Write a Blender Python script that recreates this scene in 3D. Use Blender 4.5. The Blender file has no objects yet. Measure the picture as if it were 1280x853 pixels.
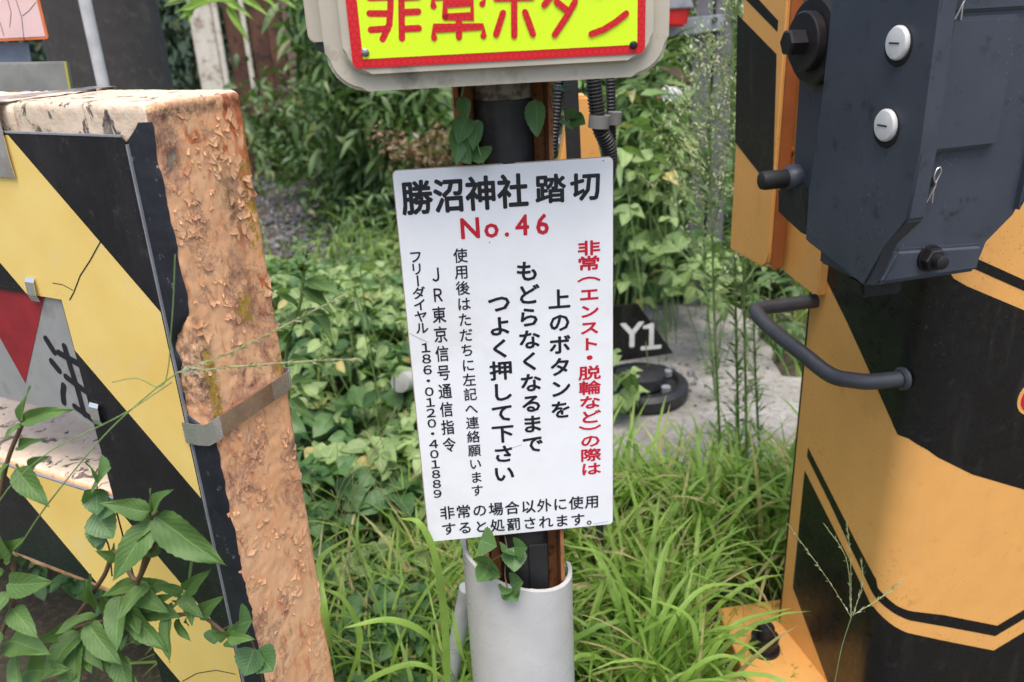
import bpy, bmesh, math, random
import numpy as np
from mathutils import Matrix, Vector, noise
random.seed(7); rng = np.random.default_rng(7)
D = bpy.data; SC = bpy.context.scene; COL = SC.collection

# ------------------------------------------------------------------ camera
PITCH, ROLL, FOC = math.radians(22), math.radians(2.8), 1033.0
CAM = np.array([0, 0, 1.5])
_F = np.array([0, math.cos(PITCH), -math.sin(PITCH)]); _R0 = np.array([1., 0, 0]); _U0 = np.array([0, math.sin(PITCH), math.cos(PITCH)])
_R = math.cos(ROLL)*_R0 - math.sin(ROLL)*_U0; _U = math.cos(ROLL)*_U0 + math.sin(ROLL)*_R0
cd = D.cameras.new('camera'); cam = D.objects.new('camera', cd); COL.objects.link(cam)
cd.sensor_width = 22.3; cd.lens = 22.3*FOC/1280; cd.clip_end = 500; cd.clip_start = .02
cam.matrix_world = Matrix(((_R[0], _U[0], -_F[0], CAM[0]), (_R[1], _U[1], -_F[1], CAM[1]), (_R[2], _U[2], -_F[2], CAM[2]), (0, 0, 0, 1)))
cd.dof.use_dof = True; cd.dof.focus_distance = 1.2; cd.dof.aperture_fstop = 2.9
SC.camera = cam
# ------------------------------------------------------------------ sky, sun, exposure
w = D.worlds.new('World'); SC.world = w; w.use_nodes = True
SUN_EL, SUN_AZ = math.radians(70), math.radians(178)     # azimuth clockwise from +Y
sky = w.node_tree.nodes.new('ShaderNodeTexSky'); sky.sky_type = 'NISHITA'; sky.sun_disc = False
sky.sun_elevation = SUN_EL; sky.sun_rotation = SUN_AZ; sky.air_density = 1.0; sky.dust_density = 4.0; sky.ozone_density = 1.0
w.node_tree.links.new(sky.outputs[0], w.node_tree.nodes['Background'].inputs[0])
w.node_tree.nodes['Background'].inputs[1].default_value = 0.15
sl = D.lights.new('sun', 'SUN'); sl.energy = 1.4; sl.angle = math.radians(38); sl.color = (1, .97, .92)
so = D.objects.new('sun', sl); COL.objects.link(so)
sd = Vector((math.sin(SUN_AZ)*math.cos(SUN_EL), math.cos(SUN_AZ)*math.cos(SUN_EL), math.sin(SUN_EL)))
so.rotation_euler = sd.to_track_quat('Z', 'Y').to_euler(); so.location = (0, -3, 8)
SC.view_settings.view_transform = 'Standard'; SC.view_settings.look = 'None'; SC.view_settings.exposure = 0.96; SC.view_settings.gamma = 1

# ------------------------------------------------------------------ helpers: points
def V(*a): return np.array(a, float)
def nrm(a): a = np.asarray(a, float); return a/np.linalg.norm(a)
def on(px, py, P0, n):                                     # where the sight line of a pixel meets a plane
    d = _F + (px-640)/FOC*_R - (py-426.5)/FOC*_U
    return CAM + d*(np.dot(np.asarray(P0)-CAM, n)/np.dot(d, n))
def atY(px, py, Y): return on(px, py, (0, Y, 0), V(0, 1, 0))
def atZ(px, py, z=0): return on(px, py, (0, 0, z), V(0, 0, 1))
class Plane:                                               # vertical plane: origin O, horizontal axis u, outward normal n
    def __init__(s, O, u):
        s.O = np.array(O, float); s.u = nrm(u); s.v = V(0, 0, 1); s.n = np.cross(s.u, s.v); 
        if np.dot(CAM-s.O, s.n) < 0: s.n = -s.n
    def px(s, x, y, off=0):
        P = on(x, y, s.O+s.n*off, s.n); return (float((P-s.O)@s.u), float((P-s.O)@s.v))
    def at(s, a, b, off=0): return s.O + s.u*a + s.v*b + s.n*off
# ------------------------------------------------------------------ helpers: objects
def thing(name, loc, label, cat, group=None):
    o = D.objects.new(name, None); o.empty_display_size = .05; COL.objects.link(o); o.location = tuple(float(x) for x in loc)
    o['label'] = label; o['category'] = cat
    if group: o['group'] = group
    return o
def tag(o, label=None, cat=None, group=None, kind=None):
    for k, v in (('label', label), ('category', cat), ('group', group), ('kind', kind)):
        if v: o[k] = v
    return o
def worldloc(o):
    l = np.array(o.location, float)
    return l + worldloc(o.parent) if o.parent else l
def obj(name, verts, faces, mats, parent=None, smooth=False, uv=None, fm=None, auto=None, kind=None):
    verts = np.asarray(verts, float).reshape(-1, 3)
    c = (verts.min(0)+verts.max(0))/2
    me = D.meshes.new(name)
    if isinstance(faces, np.ndarray):
        nf, k = faces.shape
        me.vertices.add(len(verts)); me.vertices.foreach_set('co', (verts-c).astype(np.float32).ravel())
        me.loops.add(nf*k); me.loops.foreach_set('vertex_index', faces.astype(np.int32).ravel())
        me.polygons.add(nf); me.polygons.foreach_set('loop_start', np.arange(0, nf*k, k, dtype=np.int32))
        me.update(calc_edges=True)
    else:
        me.from_pydata([tuple(v) for v in (verts-c)], [], faces)
    for m in (mats if isinstance(mats, (list, tuple)) else [mats]): me.materials.append(m)
    if fm is not None: me.polygons.foreach_set('material_index', np.asarray(fm, np.int32))
    if uv is not None:
        li = np.empty(len(me.loops), np.int32); me.loops.foreach_get('vertex_index', li)
        l = me.uv_layers.new(name='UVMap'); l.data.foreach_set('uv', np.asarray(uv, np.float32)[li].ravel())
    if smooth: me.polygons.foreach_set('use_smooth', [True]*len(me.polygons))
    me.update()
    o = D.objects.new(name, me); COL.objects.link(o)
    if parent is not None: o.parent = parent; c = c - worldloc(parent)
    o.location = c
    if auto is not None:
        me.polygons.foreach_set('use_smooth', [True]*len(me.polygons))
        bm = bmesh.new(); bm.from_mesh(me)
        for e in bm.edges:
            if len(e.link_faces) == 2 and e.calc_face_angle(0) > auto: e.smooth = False
        bm.to_mesh(me); bm.free()
    if kind: o['kind'] = kind
    return o
def from_bm(name, bm, mat, parent=None, auto=math.radians(35), kind=None):
    bmesh.ops.recalc_face_normals(bm, faces=bm.faces)
    bm.verts.ensure_lookup_table(); bm.verts.index_update()
    vs = [tuple(v.co) for v in bm.verts]; fs = [[v.index for v in f.verts] for f in bm.faces]
    bm.free()
    return obj(name, vs, fs, mat, parent, auto=auto, kind=kind)
def prism(name, loop, axis, depth, mat, parent=None, bevel=0, seg=2, auto=math.radians(35)):
    """closed loop of 3D points (front outline) pushed by -axis*depth"""
    bm = bmesh.new(); axis = np.asarray(axis)
    a = [bm.verts.new(tuple(p)) for p in loop]; b = [bm.verts.new(tuple(np.asarray(p)-axis*depth)) for p in loop]
    n = len(loop); front = bm.faces.new(a); bm.faces.new(b[::-1])
    for i in range(n): bm.faces.new((a[i], a[(i+1) % n], b[(i+1) % n], b[i]))
    if bevel:
        es = list(front.edges) + [e for e in bm.edges if (e.verts[0] in a) != (e.verts[1] in a)]
        bmesh.ops.bevel(bm, geom=list(set(es)), offset=bevel, segments=seg, affect='EDGES', clamp_overlap=True)
    return from_bm(name, bm, mat, parent, auto)
def rounded(w0, h0, w1, h1, r, n=6):
    pts = []
    for cx, cy, a0 in ((w1-r, h1-r, 0), (w0+r, h1-r, 90), (w0+r, h0+r, 180), (w1-r, h0+r, 270)):
        for k in range(n+1):
            a = math.radians(a0+90*k/n); pts.append((cx+r*math.cos(a), cy+r*math.sin(a)))
    return pts
def frame_of(axis):
    a = nrm(axis); t = V(0, 0, 1) if abs(a[2]) < .9 else V(1, 0, 0)
    x = nrm(np.cross(t, a)); return x, np.cross(a, x), a
def tube(name, pts, r, mat, parent=None, n=12, smooth=True, cap=True, kind=None, ret=False):
    pts = [np.asarray(p, float) for p in pts]; vs = []; fs = []
    x = None
    for i, p in enumerate(pts):
        t = nrm((pts[min(i+1, len(pts)-1)]-pts[max(i-1, 0)]))
        if x is None: x = frame_of(t)[0]
        x = nrm(x - t*np.dot(x, t)); y = np.cross(t, x)
        rr = r[i] if hasattr(r, '__len__') else r
        for k in range(n):
            a = 2*math.pi*k/n; vs.append(p+rr*(math.cos(a)*x+math.sin(a)*y))
    for i in range(len(pts)-1):
        for k in range(n): fs.append((i*n+k, i*n+(k+1) % n, (i+1)*n+(k+1) % n, (i+1)*n+k))
    if cap: fs.append(tuple(range(n))[::-1]); fs.append(tuple((len(pts)-1)*n+k for k in range(n)))
    if ret: return vs, fs
    return obj(name, vs, fs, mat, parent, auto=math.radians(50) if smooth else None, kind=kind)
def bez(pts, n=8):                                         # Catmull-Rom through the points
    P = [np.asarray(p, float) for p in pts]; P = [2*P[0]-P[1]]+P+[2*P[-1]-P[-2]]; out = []
    for i in range(1, len(P)-2):
        for k in range(n):
            t = k/n; out.append(.5*((2*P[i])+(-P[i-1]+P[i+1])*t+(2*P[i-1]-5*P[i]+4*P[i+1]-P[i+2])*t*t+(-P[i-1]+3*P[i]-3*P[i+1]+P[i+2])*t**3))
    return out+[P[-2]]
def lathe(name, O, axis, prof, mat, parent=None, n=24, auto=math.radians(35)):
    """prof: (distance along axis, radius)"""
    x, y, a = frame_of(axis); vs = []; fs = []
    for d, r in prof:
        for k in range(n):
            t = 2*math.pi*k/n; vs.append(np.asarray(O)+a*d+r*(math.cos(t)*x+math.sin(t)*y))
    for i in range(len(prof)-1):
        for k in range(n): fs.append((i*n+k, i*n+(k+1) % n, (i+1)*n+(k+1) % n, (i+1)*n+k))
    fs.append(tuple(range(n))[::-1]); fs.append(tuple((len(prof)-1)*n+k for k in range(n)))
    return obj(name, vs, fs, mat, parent, auto=auto)
def clip(poly, a, b, c):                                   # keep a*x+b*y<=c
    out = []
    for i in range(len(poly)):
        p, q = poly[i], poly[(i+1) % len(poly)]; dp, dq = a*p[0]+b*p[1]-c, a*q[0]+b*q[1]-c
        if dp <= 0: out.append(p)
        if dp*dq < 0: t = dp/(dp-dq); out.append((p[0]+t*(q[0]-p[0]), p[1]+t*(q[1]-p[1])))
    return out

# ------------------------------------------------------------------ materials
class NT:
    def __init__(s, name):
        s.m = D.materials.new(name); s.m.use_nodes = True; s.t = s.m.node_tree; s.b = s.t.nodes['Principled BSDF']; s.out = s.t.nodes['Material Output']
        s.geo = None
    def n(s, typ, **k):
        q = s.t.nodes.new(typ)
        for a, v in k.items(): setattr(q, a, v)
        return q
    def l(s, a, b): s.t.links.new(a, b)
    def put(s, sock, v):
        if isinstance(v, bpy.types.NodeSocket): s.l(v, sock)
        elif hasattr(v, '__len__') and len(v) == 3 and len(sock.default_value) == 4: sock.default_value = (*v, 1)
        else: sock.default_value = v
    def pos(s):
        if s.geo is None: s.geo = s.n('ShaderNodeNewGeometry').outputs['Position']
        return s.geo
    def mapv(s, sc, src=None):
        q = s.n('ShaderNodeMapping'); s.l(src or s.pos(), q.inputs[0]); q.inputs['Scale'].default_value = sc; return q.outputs[0]
    def noise(s, sc, det=4, rough=.55, vec=None, dist=0):
        q = s.n('ShaderNodeTexNoise'); s.l(vec or s.pos(), q.inputs['Vector']); q.inputs['Scale'].default_value = sc
        q.inputs['Detail'].default_value = det; q.inputs['Roughness'].default_value = rough; q.inputs['Distortion'].default_value = dist; return q.outputs[0]
    def vor(s, sc, feat='F1', vec=None, rnd=1.):
        q = s.n('ShaderNodeTexVoronoi', feature=feat); s.l(vec or s.pos(), q.inputs['Vector']); q.inputs['Scale'].default_value = sc; q.inputs['Randomness'].default_value = rnd; return q
    def ramp(s, v, a, b, lo=0., hi=1.):
        q = s.n('ShaderNodeMapRange'); q.clamp = True; s.l(v, q.inputs[0])
        for i, x in enumerate((a, b, lo, hi)): q.inputs[i+1].default_value = x
        return q.outputs[0]
    def mix(s, f, a, b, mode='MIX'):
        q = s.n('ShaderNodeMix', data_type='RGBA', blend_type=mode); s.put(q.inputs[0], f); s.put(q.inputs[6], a); s.put(q.inputs[7], b); return q.outputs[2]
    def math(s, op, a, b=0., c=None):
        q = s.n('ShaderNodeMath', operation=op); s.put(q.inputs[0], a); s.put(q.inputs[1], b)
        if c is not None: s.put(q.inputs[2], c)
        return q.outputs[0]
    def bump(s, h, st=.3, d=.002, prev=None):
        q = s.n('ShaderNodeBump'); q.inputs['Strength'].default_value = st; q.inputs['Distance'].default_value = d; s.l(h, q.inputs['Height'])
        if prev: s.l(prev, q.inputs['Normal'])
        return q.outputs[0]
    def fin(s, col, rough=.6, metal=0., nor=None, spec=None):
        s.put(s.b.inputs['Base Color'], col); s.put(s.b.inputs['Roughness'], rough); s.put(s.b.inputs['Metallic'], metal)
        if nor: s.l(nor, s.b.inputs['Normal'])
        if spec is not None: s.b.inputs['Specular IOR Level'].default_value = spec
        return s.m
def plain(name, c, rough=.5, metal=0., var=.12, dirt=None, dscale=25, dlo=.55, dhi=.75, damt=.6, bsc=300, bst=.08, spec=None, speck=None, dust=None):
    t = NT(name); n = t.noise(18, 5)
    c2 = tuple(x*(1-var*2) for x in c); col = t.mix(t.ramp(n, .35, .65), c2, c)
    if dirt: col = t.mix(t.math('MULTIPLY', t.ramp(t.noise(dscale, 6, .65), dlo, dhi), damt), col, dirt)
    if speck: col = t.mix(t.math('MULTIPLY', t.ramp(t.noise(230, 3, .6), .64, .67, 0, .85), t.ramp(t.noise(6, 4), .48, .6)), col, speck)
    if dust:
        v = t.mapv((1, 1, .12)); col = t.mix(t.math('MULTIPLY', t.ramp(t.noise(26, 5, .6, v), .5, .72, 0, .22), t.ramp(t.noise(4, 4), .4, .6)), col, dust)
    r = t.ramp(t.noise(60, 4), .3, .7, max(rough-.08, 0), min(rough+.1, 1))
    return t.fin(col, r, metal, t.bump(t.noise(bsc, 3), bst, .001), spec)
M = {}
M['white_sign'] = plain('white sign face', (.82, .83, .84), .38, var=.02, dirt=(.45, .42, .36), dscale=7, dlo=.55, dhi=.85, damt=.4, bst=.03)
M['sign_edge'] = plain('sign edge', (.45, .33, .25), .7)
M['ink'] = plain('black print', (.012, .013, .02), .4, var=.1)
M['red_ink'] = plain('red print', (.55, .012, .03), .4, var=.05)
M['beige'] = plain('beige housing', (.47, .43, .34), .5, var=.06, dirt=(.1, .09, .06), dscale=14, dlo=.56, dhi=.74, damt=.7, bst=.06)
M['steel'] = plain('steel', (.45, .45, .46), .35, 1., dirt=(.12, .09, .06), damt=.5)
M['strap'] = plain('stainless strap', (.80, .80, .80), .22, .85, var=.03, dirt=(.35, .33, .3), dscale=8, damt=.4, bst=.02)
M['tape'] = plain('brown strap tape', (.55, .38, .25), .28, .75)  # steel strap; the brown tint paints the salmon reflection into its colour
M['galv'] = plain('galvanised grey', (.33, .34, .37), .55, .3, dirt=(.12, .1, .08))
M['clamp'] = plain('grey clamp', (.2, .2, .19), .5)
M['black_plastic'] = plain('black plastic', (.018, .018, .02), .5, dirt=(.07, .065, .055), damt=.5)
M['rubber'] = plain('black rubber', (.012, .012, .013), .62)
M['dark_bolt'] = plain('dark bolt', (.03, .028, .03), .45, .5, dirt=(.08, .05, .04))
M['handle'] = plain('grey painted tube', (.055, .058, .065), .45, dirt=(.03, .025, .02), dscale=30, dust=(.14, .13, .12))
M['plug'] = plain('white plug', (.72, .72, .7), .35)
M['void'] = plain('dark interior', (.01, .01, .01), .9)
M['orange'] = plain('orange paint', (.76, .385, .11), .36, var=.03, dirt=(.32, .13, .03), dscale=22, dlo=.6, dhi=.8, damt=.45, bst=.03, speck=(.20, .09, .035), dust=(.42, .27, .14))
M['orange_edge'] = plain('orange brown edge', (.30, .09, .025), .5)
M['black_film'] = plain('black film', (.008, .008, .009), .3, var=.1, dirt=(.05, .05, .045), dscale=35, dlo=.6, dhi=.8, damt=.5, bst=.03, speck=(.05, .045, .04), dust=(.09, .085, .075))
M['plate_black'] = plain('black plate film', (.012, .013, .018), .22, var=.15, dirt=(.09, .08, .07), dscale=40, dlo=.62, dhi=.8, damt=.6, bst=.03, speck=(.06, .058, .055), dust=(.07, .07, .075))
M['black_paint'] = plain('thick black paint', (.016, .018, .026), .42, dirt=(.2, .19, .2), dscale=70, dlo=.62, dhi=.7, damt=.7, bsc=90, bst=.5)
M['wood_dark'] = plain('dark pole', (.05, .045, .042), .8, dirt=(.12, .1, .08), bst=.3)
M['white_pipe'] = plain('white pipe', (.6, .6, .6), .4)
M['pvc'] = plain('pvc pipe', (.54, .535, .52), .3, var=.04, dirt=(.34, .32, .27), dscale=9, dlo=.6, dhi=.85, damt=.3, bst=.02)
M['pink'] = plain('faded pink film', (.75, .52, .5), .4, var=.04)
M['orange_border'] = plain('orange border', (.7, .17, .05), .4)
M['red_refl'] = plain('red reflector', (.55, .02, .02), .2)
M['stem'] = plain('green stem', (.17, .26, .08), .6)
M['brown_stem'] = plain('brown stem', (.13, .075, .04), .7)
M['straw'] = plain('seed stalk', (.36, .36, .16), .7)
M['timber'] = plain('old timber', (.18, .12, .09), .85, bst=.4)
M['sleeper_red'] = plain('reddish plank', (.4, .17, .1), .8)

def mk_casting():
    t = NT('blue grey cast paint'); n = t.noise(7, 6)
    col = t.mix(t.ramp(n, .3, .7), (.034, .041, .056), (.048, .057, .076))
    st = t.noise(30, 7, .7); col = t.mix(t.math('MULTIPLY', t.ramp(st, .57, .70), .8), col, (.014, .013, .014))
    sp = t.noise(260, 2); col = t.mix(t.math('MULTIPLY', t.ramp(sp, .66, .70, 0, .35), t.ramp(t.noise(8, 3), .5, .62)), col, (.22, .23, .25))
    return t.fin(col, t.ramp(n, .3, .7, .38, .55), 0, t.bump(t.noise(420, 3), .18, .0006, t.bump(t.noise(9, 4), .25, .002)))
M['casting'] = mk_casting()
def mk_yellow():
    t = NT('yellow reflective film'); p = t.mapv((1, 1, 1))
    col = t.mix(t.ramp(t.noise(7, 5), .3, .7), (.76, .52, .14), (.84, .62, .20))
    col = t.mix(t.math('MULTIPLY', t.ramp(t.noise(16, 6, .65), .56, .74), .55), col, (.74, .62, .34))
    wv = t.n('ShaderNodeTexWave', wave_type='BANDS', bands_direction='DIAGONAL'); t.l(t.mapv((.8, .8, 1)), wv.inputs[0]); wv.inputs['Scale'].default_value = 130; wv.inputs['Distortion'].default_value = 2.
    wv.inputs['Detail'].default_value = 1
    col = t.mix(t.ramp(wv.outputs[1], .4, .9, 0, .16), col, (.55, .35, .08))
    col = t.mix(t.ramp(t.noise(34, 7, .7), .66, .76, 0, .6), col, (.35, .22, .08))
    return t.fin(col, .4, 0, t.bump(t.noise(200, 2), .06, .001))
M['yellow'] = mk_yellow()
def mk_lime():
    t = NT('lime honeycomb reflective'); sx = .0072
    def cell(off):
        q = t.n('ShaderNodeVectorMath', operation='MULTIPLY_ADD'); t.l(t.pos(), q.inputs[0]); q.inputs[1].default_value = (1/sx, 0, 1/(sx*1.732)); q.inputs[2].default_value = (off, 0, off)
        f = t.n('ShaderNodeVectorMath', operation='FRACTION'); t.l(q.outputs[0], f.inputs[0])
        s = t.n('ShaderNodeVectorMath', operation='MULTIPLY_ADD'); t.l(f.outputs[0], s.inputs[0]); s.inputs[1].default_value = (1, 0, 1.732); s.inputs[2].default_value = (-.5, 0, -.866)
        ln = t.n('ShaderNodeVectorMath', operation='LENGTH'); t.l(s.outputs[0], ln.inputs[0]); return ln.outputs['Value']
    d = t.math('MINIMUM', cell(0.), cell(.5)); return t, t.ramp(d, .40, .52)
def mk_lime2():
    t, e = mk_lime(); col = t.mix(e, (.60, .90, .015), (.74, .78, .02)); return t.fin(col, .3)
def mk_hexred():
    t, e = mk_lime(); t.m.name = 'red honeycomb reflective'; col = t.mix(e, (.60, .012, .02), (.38, .006, .012)); return t.fin(col, .3)
M['lime'] = mk_lime2(); M['hexred'] = mk_hexred()
def mk_peel():
    t = NT('peeling salmon paint'); a = t.n('ShaderNodeVertexColor'); a.layer_name = 'Col'; sp = t.n('ShaderNodeSeparateColor'); t.l(a.outputs[0], sp.inputs[0])
    OR, ST, LI = sp.outputs[0], sp.outputs[1], sp.outputs[2]
    n1 = t.noise(9, 6); n2 = t.noise(40, 6, .65, t.mapv((1, 1, .6))); n3 = t.noise(110, 6, .7)
    col = t.mix(t.ramp(n1, .35, .65), (.84, .42, .20), (.88, .52, .28))
    col = t.mix(t.ramp(n2, .48, .62, 0, .4), col, (.72, .38, .22))
    col = t.mix(t.ramp(t.noise(55, 5, .6, t.mapv((1, 1, .35))), .56, .66, 0, .75), col, (.64, .22, .10))
    orm = t.ramp(t.math('ADD', OR, t.math('MULTIPLY', t.math('SUBTRACT', n2, .5), 2.8)), .46, .66)
    col = t.mix(orm, col, t.mix(t.ramp(n3, .35, .65), (.52, .12, .04), (.62, .22, .08)))
    # coats of paint lost in terraces, with lifted dark edges
    n4 = t.noise(24, 9, .74, t.mapv((1, 1, .8)), .5); n4 = t.math('ADD', n4, t.math('MULTIPLY', t.math('SUBTRACT', t.noise(7, 3), .5), .42)); n4 = t.math('ADD', n4, t.math('MULTIPLY', ST, .035))
    l1 = t.ramp(n4, .56, .564); l2 = t.ramp(n4, .605, .609); l3 = t.ramp(n4, .650, .656)
    edge = t.math('MAXIMUM', t.ramp(t.math('ABSOLUTE', t.math('SUBTRACT', n4, .56)), .0, .0045, 1, 0), t.ramp(t.math('ABSOLUTE', t.math('SUBTRACT', n4, .607)), .0, .004, 1, 0))
    n5 = t.noise(30, 9, .74, t.mapv((1, 1, 1)), 1.5); hair = t.math('MULTIPLY', t.ramp(t.math('ABSOLUTE', t.math('SUBTRACT', n5, .5)), .0, .004, 1, 0), t.ramp(t.noise(11, 4), .5, .56))
    stn = t.math('MULTIPLY', ST, t.ramp(t.noise(75, 7, .75), .38, .56)); lic = t.ramp(t.math('MULTIPLY', LI, t.ramp(t.noise(90, 6, .7), .38, .60)), .25, .5)
    strk = t.noise(90, 5, .6, t.mapv((1, 1, .2))); col = t.mix(t.ramp(strk, .54, .68, 0, .35), col, (.88, .60, .40))
    col = t.mix(t.math('MULTIPLY', l1, .8), col, t.mix(t.ramp(n3, .35, .65), (.70, .36, .21), (.78, .47, .31)))
    col = t.mix(t.math('MULTIPLY', l2, .8), col, t.mix(t.ramp(n3, .4, .6), (.60, .20, .09), (.66, .30, .16)))
    col = t.mix(l3, col, t.mix(t.ramp(n3, .4, .6), (.16, .13, .11), (.40, .30, .20)))
    col = t.mix(t.math('MULTIPLY', edge, .35), col, (.30, .14, .08)); col = t.mix(t.math('MULTIPLY', hair, .45), col, (.26, .12, .07))
    col = t.mix(t.math('MULTIPLY', stn, .92), col, (.035, .03, .028))
    col = t.mix(lic, col, t.mix(t.ramp(n3, .4, .6), (.40, .22, .02), (.50, .34, .06)))
    h = t.math('ADD', l1, t.math('ADD', l2, l3)); h = t.math('SUBTRACT', t.math('MULTIPLY', edge, .5), h); h = t.math('SUBTRACT', h, t.math('MULTIPLY', hair, .8))
    h2 = t.math('ADD', t.noise(260, 4, .6), t.math('MULTIPLY', strk, .8))
    return t.fin(col, .58, 0, t.bump(h2, .3, .0006, t.bump(h, .9, .0010)))
M['peel'] = mk_peel()
def mk_peeltop():
    t = NT('weathered cream concrete'); n1 = t.noise(12, 6); n2 = t.noise(60, 7, .72); n3 = t.noise(24, 7, .7, t.mapv((1, 1, .5)), .8)
    col = t.mix(t.ramp(n1, .35, .65), (.58, .47, .34), (.70, .55, .42)); col = t.mix(t.ramp(n2, .52, .66, 0, .7), col, (.52, .33, .22))
    col = t.mix(t.ramp(n3, .585, .605), col, t.mix(t.ramp(n2, .4, .6), (.05, .045, .04), (.26, .20, .16)))
    h = t.math('SUBTRACT', t.math('MULTIPLY', n2, .9), t.ramp(n3, .585, .605))
    return t.fin(col, .8, 0, t.bump(h, .9, .003))
M['peeltop'] = mk_peeltop()
def mk_rust(name, a, b, dark, sc=30):
    t = NT(name); n = t.noise(sc, 7, .7, t.mapv((1, 1, .45))); col = t.mix(t.ramp(n, .35, .65), a, b)
    col = t.mix(t.ramp(t.noise(sc*1.7, 6, .7), .52, .66), col, dark)
    return t.fin(col, .82, 0, t.bump(n, .7, .003))
M['rust'] = mk_rust('flaking rust', (.26, .10, .035), (.42, .17, .06), (.06, .025, .018))
M['rust_sheet'] = mk_rust('rusty sheet', (.06, .02, .015), (.12, .055, .03), (.02, .01, .008), 5)
M['plank'] = mk_rust('bleached plank', (.50, .46, .38), (.62, .58, .50), (.25, .17, .11), 7)
def mk_concrete():
    t = NT('old concrete slab'); n = t.noise(6, 8, .65); n2 = t.noise(45, 7, .7)
    col = t.mix(t.ramp(n, .35, .65), (.22, .205, .18), (.38, .36, .325)); col = t.mix(t.ramp(n2, .5, .64, 0, .6), col, (.11, .10, .085))
    col = t.mix(t.ramp(t.noise(14, 6), .6, .7, 0, .6), col, (.26, .20, .12))
    return t.fin(col, .9, 0, t.bump(n2, .8, .008, t.bump(n, .6, .03)))
M['concrete'] = mk_concrete()
def mk_soil():
    t = NT('dark soil and litter'); n = t.noise(5, 8, .7); n2 = t.noise(60, 7, .75)
    col = t.mix(t.ramp(n, .35, .65), (.045, .036, .024), (.10, .08, .05)); col = t.mix(t.ramp(n2, .5, .62), col, (.16, .12, .075)); col = t.mix(t.ramp(t.noise(3, 5), .5, .6, 0, .6), col, (.045, .07, .02))
    return t.fin(col, .95, 0, t.bump(n2, .9, .015))
M['soil'] = mk_soil()
def island(t):
    return t.n('ShaderNodeNewGeometry').outputs['Random Per Island']
def mk_stone(name, a, b, c):
    t = NT(name); r = island(t); col = t.mix(r, a, b); col = t.mix(t.ramp(r, .85, .87), col, c); col = t.mix(t.ramp(t.noise(80, 5), .5, .7, 0, .5), col, (.05, .05, .05))
    return t.fin(col, .85, 0, t.bump(t.noise(150, 5), .6, .004))
M['gravel'] = mk_stone('grey gravel', (.13, .13, .14), (.26, .26, .28), (.36, .31, .26))
M['ballast'] = mk_stone('brown ballast', (.10, .08, .07), (.27, .23, .2), (.5, .48, .46))
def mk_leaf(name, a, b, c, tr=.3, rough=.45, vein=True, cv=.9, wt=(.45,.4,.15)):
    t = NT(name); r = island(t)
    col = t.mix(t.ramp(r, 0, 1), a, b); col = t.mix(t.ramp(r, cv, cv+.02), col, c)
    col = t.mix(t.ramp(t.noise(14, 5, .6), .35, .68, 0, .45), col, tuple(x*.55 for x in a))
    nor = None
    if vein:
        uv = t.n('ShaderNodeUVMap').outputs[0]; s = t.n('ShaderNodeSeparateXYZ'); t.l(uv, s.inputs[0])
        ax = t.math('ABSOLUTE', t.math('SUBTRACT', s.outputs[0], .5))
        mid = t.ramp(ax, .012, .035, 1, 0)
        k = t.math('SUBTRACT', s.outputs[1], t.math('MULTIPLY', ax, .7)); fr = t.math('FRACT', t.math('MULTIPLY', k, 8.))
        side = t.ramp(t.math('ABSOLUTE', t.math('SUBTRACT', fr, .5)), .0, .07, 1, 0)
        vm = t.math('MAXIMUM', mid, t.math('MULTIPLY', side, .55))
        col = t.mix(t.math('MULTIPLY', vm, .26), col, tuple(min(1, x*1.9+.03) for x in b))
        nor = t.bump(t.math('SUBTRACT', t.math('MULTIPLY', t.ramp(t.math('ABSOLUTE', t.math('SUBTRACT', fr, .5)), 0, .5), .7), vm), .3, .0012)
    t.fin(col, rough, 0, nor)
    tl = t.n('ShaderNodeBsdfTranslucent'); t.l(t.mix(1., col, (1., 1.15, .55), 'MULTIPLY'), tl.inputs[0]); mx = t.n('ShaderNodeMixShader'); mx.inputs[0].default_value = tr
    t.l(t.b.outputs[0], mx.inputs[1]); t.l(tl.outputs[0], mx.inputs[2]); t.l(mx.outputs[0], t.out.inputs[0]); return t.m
M['leaf_near'] = mk_leaf('weed leaf', (.07, .15, .035), (.14, .25, .06), (.20, .30, .08), rough=.55)
M['leaf_ivy'] = mk_leaf('creeper leaf', (.07, .16, .05), (.14, .27, .085), (.14, .26, .08))
M['leaf_cover'] = mk_leaf('ground cover leaf', (.18, .28, .09), (.38, .50, .20), (.55, .44, .16), cv=.965)
M['leaf_bush'] = mk_leaf('bush leaf', (.055, .11, .03), (.15, .25, .07), (.28, .32, .13), vein=False, cv=.93)
M['leaf_dark'] = mk_leaf('undergrowth leaf', (.012, .028, .010), (.04, .08, .025), (.07, .11, .035), vein=False, cv=.93)  # leaf colour darkened to stand in for shade from trees overhead
M['grass'] = mk_leaf('grass blade', (.19, .34, .05), (.38, .56, .11), (.54, .46, .20), vein=False, cv=.87, rough=.5, tr=.35)
M['horseweed'] = mk_leaf('narrow leaf', (.13, .22, .07), (.24, .36, .12), (.36, .36, .15), vein=False)
M['bud'] = mk_leaf('flower bud', (.28, .34, .12), (.55, .55, .38), (.6, .6, .5), vein=False)
M['dead_leaf'] = mk_leaf('dry leaf', (.28, .17, .09), (.42, .30, .17), (.45, .32, .3), vein=False)

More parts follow.
